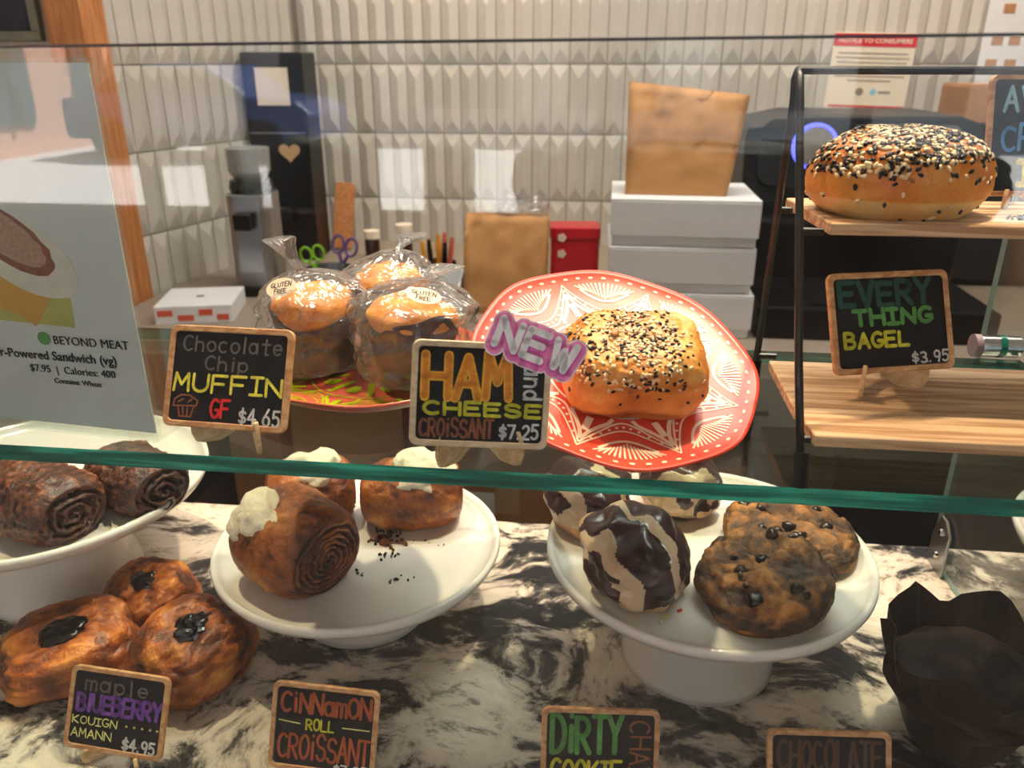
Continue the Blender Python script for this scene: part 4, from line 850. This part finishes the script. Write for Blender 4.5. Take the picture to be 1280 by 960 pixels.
def scatter(parent, target, n, mats, box_fn, seed, size=(.0016, .001, .0006), name='seeds'):
    me = target.data; bvh = BVHTree.FromPolygons([v.co for v in me.vertices], [p_.vertices[:] for p_ in me.polygons]); rnd = random.Random(seed)
    bms = {m_: NB() for m_, _ in mats}; tot = sum(w_ for _, w_ in mats); xs = [v.co for v in me.vertices]
    lo = Vector([min(v[i] for v in xs) for i in range(3)]); hi = Vector([max(v[i] for v in xs) for i in range(3)]); c = (lo + hi) / 2; made = 0; tries = 0
    while made < n and tries < n * 12:
        tries += 1; d = Vector((rnd.gauss(0, 1), rnd.gauss(0, 1), rnd.gauss(0, 1))).normalized()
        hit, nor, _, _ = bvh.ray_cast(c, d)
        if hit is None or rnd.random() > box_fn(((hit - lo)[0] / (hi - lo)[0], (hit - lo)[1] / (hi - lo)[1], (hit - lo)[2] / (hi - lo)[2]), nor): continue
        if nor.dot(d) < 0: nor = -nor
        k = rnd.random() * tot
        for m_, w_ in mats:
            k -= w_
            if k <= 0: break
        s = rnd.uniform(.8, 1.25); qt = nor.to_track_quat('Z', 'Y').to_matrix().to_4x4() @ Matrix.Rotation(rnd.random() * 6.28, 4, 'Z')
        bmesh.ops.create_icosphere(bms[m_], subdivisions=1, radius=1, matrix=Matrix.Translation(hit + nor * size[2] * .4) @ qt @ Matrix.Diagonal((size[0] * s, size[1] * s, size[2] * s, 1))); made += 1
    for m_, _ in mats:
        o = obj(name, bms[m_], m_, parent, smooth=True); o['kind'] = 'stuff'

# everything croissant on the red plate
Mp = Matrix.Translation(PL) @ Euler((R(22.2), R(6.9), 0)).to_matrix().to_4x4()
t = empty('savory_croissant', Mp @ Vector((.012, -.018, .0015)), Euler((R(22.2), R(6.9), 0)), 'golden seeded ham and cheese croissant on the red plate', 'pastry')
t.rotation_euler = (Mp.to_3x3() @ Euler((0, 0, R(14))).to_matrix()).to_euler()
def fn(u, v):
    d = sdir(u, v, .55, .55); wob = fbm(Vector((d.x * 1.5 + 2.1, d.y * 1.5, d.z * 1.5)), 4); fine = fbm(d * 5 + Vector((4, 0, 0)), 3)
    k = 1 + .05 * wob + .012 * fine; tp = 1 - .10 * (d.z + 1) * .5
    q = Vector((d.x * .053 * k * tp, d.y * .040 * k * tp, d.z * .027 * (1 + .12 * wob))); q.z = max(q.z, -.021) + .021
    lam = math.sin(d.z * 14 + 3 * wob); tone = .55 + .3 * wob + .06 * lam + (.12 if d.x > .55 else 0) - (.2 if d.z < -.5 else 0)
    return q, max(0, min(1, tone))
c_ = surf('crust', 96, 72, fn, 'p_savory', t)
scatter(t, c_, 850, [('seed_white', 5.5), ('seed_black', 3.6), ('seed_tan', .7)], lambda p_, n_: (1.0 if p_[2] > .62 and p_[0] < .74 else .16 if p_[2] > .45 and p_[0] < .85 else .03 if p_[2] > .3 else 0), 5, (.0019, .0012, .0007))
for x, y, z in ((-.01, -.034, .028), (-.018, .002, .049)): surf('pumpkin_seed', 14, 10, lambda u, v: (Vector((sdir(u, v).x * .0042, sdir(u, v).y * .003, sdir(u, v).z * .0014)), .5), 'seed_tan', t, loc=(x, y, z), rot=(R(50 if y < -.02 else 5), 0, R(60)))

# ---------------------------------------------------------------- bagged muffins
def bagged(label, loc, rz, r0, r1, h, seed, dome, sticker=None, twist=(0, 0, .03), lean=(0, 0), bagk=1.0):
    t = empty('bagged_muffin', loc, (R(lean[0]), R(lean[1]), rz), label, 'muffin', 'gluten free muffins in clear bags')
    def cup(u, v):
        th = 2 * math.pi * u
        if v < .2: r_, z = r0 * v / .2, 0
        elif v < .8: f = (v - .2) / .6; r_, z = r0 + (r1 - r0) * f, f * h
        else: f = (1 - v) / .2; r_, z = r1 * f, h
        k = 1 + .03 * noise.noise(Vector((math.cos(th) * 1.5 + seed, math.sin(th) * 1.5, z * 20))); z *= 1 + (.22 * math.sin(th * 2 + seed) + .05 * math.sin(th * 5)) * (v > .2) * min(1, z / h) ** 2 * (1 if v <= .8 else max(0, (1 - v) / .2)); return Vector((r_ * k * math.cos(th), r_ * k * math.sin(th), z)), .4
    surf('paper_cup', 48, 40, cup, 'muffin_paper', t)
    def top(u, v):
        d = sdir(u, v); wob = fbm(d * 2 + Vector((seed, 1, 0)), 4); return Vector((d.x * r1 * .97 * (1 + .07 * wob), d.y * r1 * .97 * (1 + .07 * wob), h + dome * .1 + d.z * dome * (1 + .15 * wob))), max(0, min(1, .5 + .45 * wob))
    surf('muffin_top', 44, 32, top, 'p_muffin_top', t)
    H = h + dome + .012
    def bag(u, v):
        th = 2 * math.pi * u; z = H * min(1, v * 1.28); f = max(0, (v - .78) / .22)
        base = r1 * 1.13 * bagk * (1 - .12 * (1 - min(1, v * 3))) if v < .62 else r1 * 1.13 * bagk * max(.07, 1 - ((v - .62) / .2) ** 1.5 * .95)
        if f > 0: base = .0035 + .011 * f * f
        if v < .04: base *= v / .04
        cr = .13 * noise.noise(Vector((math.cos(th) * 2.6 + seed, math.sin(th) * 2.6, v * 7))) + .07 * noise.noise(Vector((math.cos(th) * 6 + seed, math.sin(th) * 6, v * 14)))
        r_ = base * (1 + cr * (1 if v < .66 else 1.4)); off = Vector(twist) * f
        lo = Vector((twist[0], twist[1], 0)) * max(0, (v - .6) / .18 if v < .78 else 1) * .35
        return Vector((r_ * math.cos(th), r_ * math.sin(th), max(z if v < .78 else H, 0) - .0005)) + off + lo, .5
    surf('clear_bag', 72, 72, bag, 'bag_film', t, smooth=False)
    if sticker:
        loc_, rot_ = sticker; s = obj('oval_label', prism(NB(), [(.0135 * math.cos(a), .0085 * math.sin(a)) for a in [k * math.pi / 16 for k in range(32)]], 0, .0004), 'paper', t, loc=loc_, rot=rot_)
        bm = NB(); strokes_to_mesh(bm, layout('GLUTEN', -.009, .009, .0006, .0046, .3, .05), .0007, .00055); strokes_to_mesh(bm, layout('FREE', -.0055, .0055, -.0052, -.0012, .3, .05), .0007, .00055); obj('label_lettering', bm, 'black_ink', s)
    return t
bagged('gluten free muffin in a clear bag with a twisted top, leftmost of three', (-.234, .618, ZS + .006), R(0), .027, .036, .048, 1.1, .022, ((-.012, -.030, .076), (R(48), R(-8), R(-8))), (-.014, -.004, .030), (0, -3), 1.12)
bagged('gluten free muffin in a clear bag, right behind the ham sign', (-.152, .600, ZS + .006), R(20), .027, .037, .050, 4.2, .018, ((.004, -.032, .077), (R(28), R(8), R(-10))), (.02, .004, .012), (0, 4), 1.18)
bagged('gluten free muffin in a clear bag at the back, between the other two', (-.186, .668, ZS + .007), R(60), .026, .034, .052, 7.3, .022, None, (.024, .0, .012), (0, 2), 1.1)

# ---------------------------------------------------------------- wire stand with wooden boards
t = empty('tiered_stand', (0, 0, 0), (0, 0, 0), 'black wire stand with two wooden boards on the right of the shelf', 'stand')
for x in (.129, .367):
    bm = NB(); tube(bm, [(x, .456, ZS + .002), (x - .0015, .50, 1.258), (x - .0015, .588, 1.408), (x - .0015, .596, 1.420), (x - .0015, .604, 1.424), (x - .0015, .611, 1.418), (x, .614, 1.404), (x, .634, ZS + .002)], .0027, 10); obj('side_frame', bm, 'black_metal', t, smooth=True)
    for y in (.4605, .634): bm = NB(); tube(bm, [(x, y - .004, ZS), (x, y - .003, ZS + .003), (x, y + .004, ZS + .020)] if y < .5 else [(x, y, ZS), (x, y, ZS + .02)], .0045, 12); obj('rubber_foot', bm, 'black_matt', t)
    sg = 1 if x < .3 else -1
    for y, z in ((.4735, 1.2085), (.628, 1.2085), (.5415, 1.3265), (.622, 1.3265)): obj('peg', tube(NB(), [(x, y, z), (x + sg * .014, y, z)], .0025, 8), 'black_metal', t)
obj('top_bar', tube(NB(), [(.1275, .604, 1.424), (.3655, .604, 1.424)], .0027, 10), 'black_metal', t)
def plank(name, x0, x1, y0, y1, z0, z1, parent, skew=.01):
    return obj(name, prism(NB(), [(x0 + skew, y0), (x1 - skew, y0), (x1, y1), (x0, y1)], z0, z1), 'board_wood', parent, bevel=.0008, seg=1)
plank('lower_board', .132, .364, .466, .510, 1.207, 1.215, t, .004); plank('lower_board', .132, .364, .5105, .600, 1.207, 1.215, t, 0)
plank('upper_board', .138, .358, .538, .640, 1.325, 1.333, t, .008)
# bagel
t = empty('everything_bagel', (.198, .585, 1.333), (0, 0, R(4)), 'plump everything bagel crusted with black and white seeds on the upper board', 'bagel')
def fn(u, v):
    d = sdir(u, v, .82, 1); wob = fbm(Vector((d.x * 1.3 + 8, d.y * 1.3, d.z * 1.3)), 4); rad = math.hypot(d.x, d.y)
    q = Vector((d.x * .059 * (1 + .04 * wob), d.y * .046 * (1 + .04 * wob), d.z * .032 * (1 + .08 * wob)))
    if d.z > 0: q.z -= .020 * math.exp(-(rad / .13) ** 2)
    q.z = max(q.z, -.024) + .024
    return q, max(0, min(1, .36 + .25 * wob + .42 * (d.z < -.35) + .30 * max(0, -d.x - .2) * (d.z < .2)))
c_ = surf('crust', 96, 64, fn, 'p_bagel', t)
scatter(t, c_, 2100, [('seed_black', 6.2), ('seed_white', 4.4), ('seed_tan', .6)], lambda p_, n_: (1.0 if p_[2] > .66 - .16 * (p_[0] < .4) else .10 if p_[2] > .42 else .02), 11, (.0023, .0014, .0008))
crumbs('black poppy seeds fallen beside the bagel on the upper board', [(.272, .56, .004, 14), (.278, .566, .005, 10)], 1.3335, 'seed_black', 8, 'fallen_seeds')

# ---------------------------------------------------------------- signs
def new_sticker(t, w_, h_, th):
    M = Matrix.Translation((.375 * w_, .985 * h_, th / 2 + .0012)) @ Matrix.Rotation(R(-19), 4, 'Z')
    L = .70 * w_; pol = layout('NEW', -L / 2 + .006, L / 2 - .006, -.0085, .0085, .42, 0)
    s = None
    for k, (wd, z0, z1, m_, off) in enumerate(((.0132, 0, .0010, 'sticker_white', (.0004, -.0006)), (.0108, .0010, .0012, 'sticker_pink', (.0004, -.0007)), (.0062, .0012, .0014, 'sticker_violet', (.0002, -.0004)), (.0047, .0014, .0017, 'sticker_letter', (-.0003, .0007)))):
        bm = NB(); strokes_to_mesh(bm, [[(a + off[0], b + off[1]) for a, b in pl] for pl in pol], wd, z0, z1, 12); bm.transform(M)
        o = obj(('sticker_backing', 'sticker_fill', 'sticker_outline', 'sticker_lettering')[k], bm, m_, s or t); s = s or o
    s['label'] = 'pink NEW sticker'
chalkboard('chalkboard_sign', 'ham and cheese croissant chalkboard sign with a pink NEW sticker', .089, .068, (-.0742, .4575, 1.1990), (R(74.7), R(4.06), R(9.66)), 'frame_wood_pale', [
    ('HAM', .10, .70, .12, .53, .068, 'amber', {'inner': 'orange', 'gap': .32}), ('CHEESE', .10, .94, .575, .69, .026, 'lime', {'gap': .32}),
    ('CROiSSANT', .075, .60, .735, .905, .020, 'brown', {'gap': .3}), ('$7.25', .645, .93, .77, .90, .018, 'white'),
    ('and', .81, .94, .20, .53, .020, 'white', {'vert': 1})], new_sticker)
easel('wooden easel under the ham and cheese sign', (-.0735, .4600, ZS), R(9.7), .025, 46, 'plywood', 1.9)
chalkboard('chalkboard_sign', 'chocolate chip muffin chalkboard sign with GF in red', .091, .0695, (-.2486, .4637, 1.1994), (R(64), R(-.9), R(-4.7)), 'frame_wood', [
    ('Chocolate', .12, .92, .10, .25, .016, 'grey'), ('Chip', .31, .66, .30, .43, .016, 'grey'), ('MUFFIN', .07, .94, .49, .65, .022, 'yellow', {'gap': .3}),
    ('GF', .39, .54, .72, .89, .022, 'red'), ('$4.65', .62, .95, .79, .94, .017, 'white'),
    ('', 0, 0, 0, 0, .012, 'brown', {'polys': [arc_ for arc_ in ([(.08, .80), (.09, .73), (.14, .69), (.21, .69), (.28, .74), (.27, .79), (.08, .80)], [(.12, .80), (.14, .90), (.23, .90), (.25, .80)], [(.16, .80), (.17, .90)], [(.20, .80), (.20, .90)], [(.12, .76), (.16, .73)], [(.2, .76), (.23, .73)])]})])
easel('wooden easel under the chocolate chip muffin sign', (-.2485, .4675, ZS), R(-16), .026, 46, 'plywood', 1.8)
chalkboard('chalkboard_sign', 'everything bagel chalkboard sign with green lettering on the lower board', .092, .070, (.2045, .542, 1.2305), (R(66), R(.3), R(17.1)), 'frame_wood', [
    ('EVERY', .09, .84, .10, .33, .042, 'dark_green', {'gap': .34}), ('THING', .19, .83, .38, .52, .034, 'green', {'gap': .36}), ('BAGEL', .10, .63, .60, .74, .028, 'lime', {'gap': .34}), ('$3.95', .64, .95, .815, .92, .016, 'white')])
easel('wooden easel under the everything bagel sign', (.2035, .541, 1.215), R(26), .026, 44, 'plywood', 1.75)
chalkboard('chalkboard_sign', 'maple blueberry kouign amann chalkboard sign in front of the jam pastries', .083, .0635, (-.362, .431, .9305), (R(64), R(1.5), R(-2.9)), 'frame_wood', [
    ('maple', .16, .80, .10, .28, .020, 'grey', {'gap': .35}), ('BlUEBERRY', .10, .95, .33, .53, .036, 'purple', {'gap': .22}), ('KOUIGN', .07, .52, .60, .69, .012, 'pale_yellow'), ('AMANN', .07, .48, .75, .85, .012, 'pale_yellow'), ('$4.95', .60, .93, .79, .93, .022, 'white'),
    ('', 0, 0, 0, 0, .022, 'pale_yellow', {'polys': [[(x, .645), (x + .004, .645)] for x in (.62, .70, .78, .86, .93)]})])
easel('wooden easel under the maple blueberry sign', (-.3615, .4275, ZC), R(-6), .022, 40, s=.95)
chalkboard('chalkboard_sign', 'cinnamon roll croissant chalkboard sign in front of the low cake stand', .083, .066, (-.1955, .433, .9295), (R(67.5), R(1.9), R(-.4)), 'frame_wood', [
    ('CiNNamON', .09, .93, .11, .33, .030, 'rust', {'gap': .22}), ('ROLL', .34, .60, .40, .52, .018, 'lime'), ('CROiSSANT', .09, .94, .58, .86, .026, 'rust', {'gap': .22}), ('$7.25', .62, .93, .88, .95, .014, 'white'),
    ('', 0, 0, 0, 0, .012, 'pale_yellow', {'polys': [[(.08, .44), (.28, .46)], [(.68, .455), (.93, .455)]]})])
easel('wooden easel under the cinnamon roll sign', (-.1955, .4295, ZC), R(0), .022, 40, s=.95)
chalkboard('chalkboard_sign', 'dirty chai chalkboard sign with tall green lettering', .086, .066, (.0142, .432, .9315), (R(68), R(1.6), R(5.7)), 'frame_wood', [
    ('DiRTY', .09, .68, .09, .49, .044, 'green', {'gap': .22}), ('CHAI', .75, .92, .13, .74, .018, 'brown', {'vert': 1}), ('COOKIE', .09, .68, .58, .84, .030, 'lime', {'gap': .26})])
easel('wooden easel under the dirty chai sign', (.0146, .4285, ZC), R(6), .024, 40, s=.95)
chalkboard('chalkboard_sign', 'chocolate chalkboard sign in front of the dark paper muffin', .086, .066, (.1748, .4275, .9325), (R(66.5), R(-.2), R(3.9)), 'frame_wood', [
    ('CHOCOLATE', .09, .92, .12, .42, .030, 'umber', {'gap': .3})])
easel('wooden easel under the chocolate sign', (.1748, .424, ZC), R(4), .024, 40, s=.95)
chalkboard('chalkboard_sign', 'chalkboard sign with pale blue AV lettering at the right edge of the upper board', .072, .082, (.300, .612, 1.3415), (R(76), 0, R(9)), 'frame_wood', [
    ('AV', .15, .45, .10, .30, .036, 'sky'), ('CR', .15, .45, .42, .62, .036, 'blue'), ('I', .34, .46, .72, .90, .06, 'yellow')])
easel('wooden easel under the sign with AV lettering', (.2995, .6085, 1.333), R(9), .020, 38)

# ---------------------------------------------------------------- acrylic menu holder on the left
t = empty('menu_holder', (-.4065, .4835, ZS), (R(0), 0, R(-6)), 'upright acrylic menu holder with a sandwich picture at the left', 'menu')
obj('sheet', box(NB(), -.10, .103, .0005, .0015, .006, .246), plain('menu_paper', srgb(232, 240, 238), .6, var=.02) and 'menu_paper', t)
slab('front_cover', -.102, .105, -.0022, .0, .002, .249, 'acrylic', 'side_glass', 1, t)
slab('back_cover', -.102, .105, .002, .004, .002, .249, 'acrylic', 'side_glass', 1, t)
obj('base_plate', box(NB(), -.102, .105, -.0022, .045, .0, .002), 'side_glass', t)
PR = (R(90), 0, 0); yy = .0003
plain('print_bun', srgb(182, 148, 128), .6, var=.22, scale=420); plain('print_cheese', srgb(232, 178, 78), .6, var=.05); plain('print_patty', srgb(140, 84, 70), .6, var=.3, scale=260); plain('print_lime', srgb(206, 204, 110), .6); plain('print_muffin', srgb(224, 224, 208), .6, var=.08, scale=70)
def flat(name, pts, mat, dy): return obj(name, prism(NB(), pts, 0, .00012, Matrix.Translation((0, yy - dy, 0)) @ Matrix.Rotation(R(90), 4, 'X')), mat, t)
def ell(cx, cz, a, b, rot, n=28, wob=0): return [(cx + (a * (1 + wob * math.sin(k * 2.7)) * math.cos(2 * math.pi * k / n)) * math.cos(rot) - b * math.sin(2 * math.pi * k / n) * math.sin(rot), cz + a * math.cos(2 * math.pi * k / n) * math.sin(rot) + b * math.sin(2 * math.pi * k / n) * math.cos(rot)) for k in range(n)]
flat('printed_lettuce', [(-.02, .082), (.056, .080), (.057, .10), (.03, .112), (-.02, .10)], 'print_lime', -.00003)
flat('printed_cheese', [(-.04, .115), (-.012, .128), (.014, .132), (.046, .105), (.025, .079), (.01, .088), (-.03, .098)], 'print_cheese', .0001)
flat('printed_muffin', ell(.024, .130, .046, .024, R(-28), wob=.02), 'print_muffin', .00022)
flat('printed_patty', ell(.018, .139, .037, .017, R(-32), wob=.05), 'print_patty', .00034)
flat('printed_bun', ell(.016, .1415, .033, .0135, R(-32), wob=.05), 'print_bun', .00046)
flat('logo', ell(.029, .0705, .0052, .0048, 0), 'green_ink', .0001)
text_part('brand_lettering', 'BEYOND MEAT', .0086, 'black_ink', t, (.036, yy - .0004, .0698), PR, 'LEFT', 0)
text_part('title_lettering', 'r-Powered Sandwich (vg)', .0092, 'black_ink', t, (.0835, yy - .0004, .0578), PR, 'RIGHT', .0001)
text_part('price_lettering', '$7.95  |  Calories: 400', .0076, 'black_ink', t, (.046, yy - .0004, .0478), PR, 'CENTER')
text_part('allergen_lettering', 'Contains: Wheat', .0055, 'black_ink', t, (.0485, yy - .0004, .0395), PR, 'CENTER')

# ---------------------------------------------------------------- put every thing's origin at its base
bpy.context.view_layer.update()
for o in [o for o in COL.objects if o.type == 'EMPTY' and o.parent is None and o.location.length < 1e-6]:
    pts = [c.matrix_world @ Vector(k) for c in o.children if c.type == 'MESH' for k in c.bound_box]
    b = Vector(((min(p_.x for p_ in pts) + max(p_.x for p_ in pts)) / 2, (min(p_.y for p_ in pts) + max(p_.y for p_ in pts)) / 2, min(p_.z for p_ in pts)))
    o.location = b
    for c in o.children: c.location = c.location - b
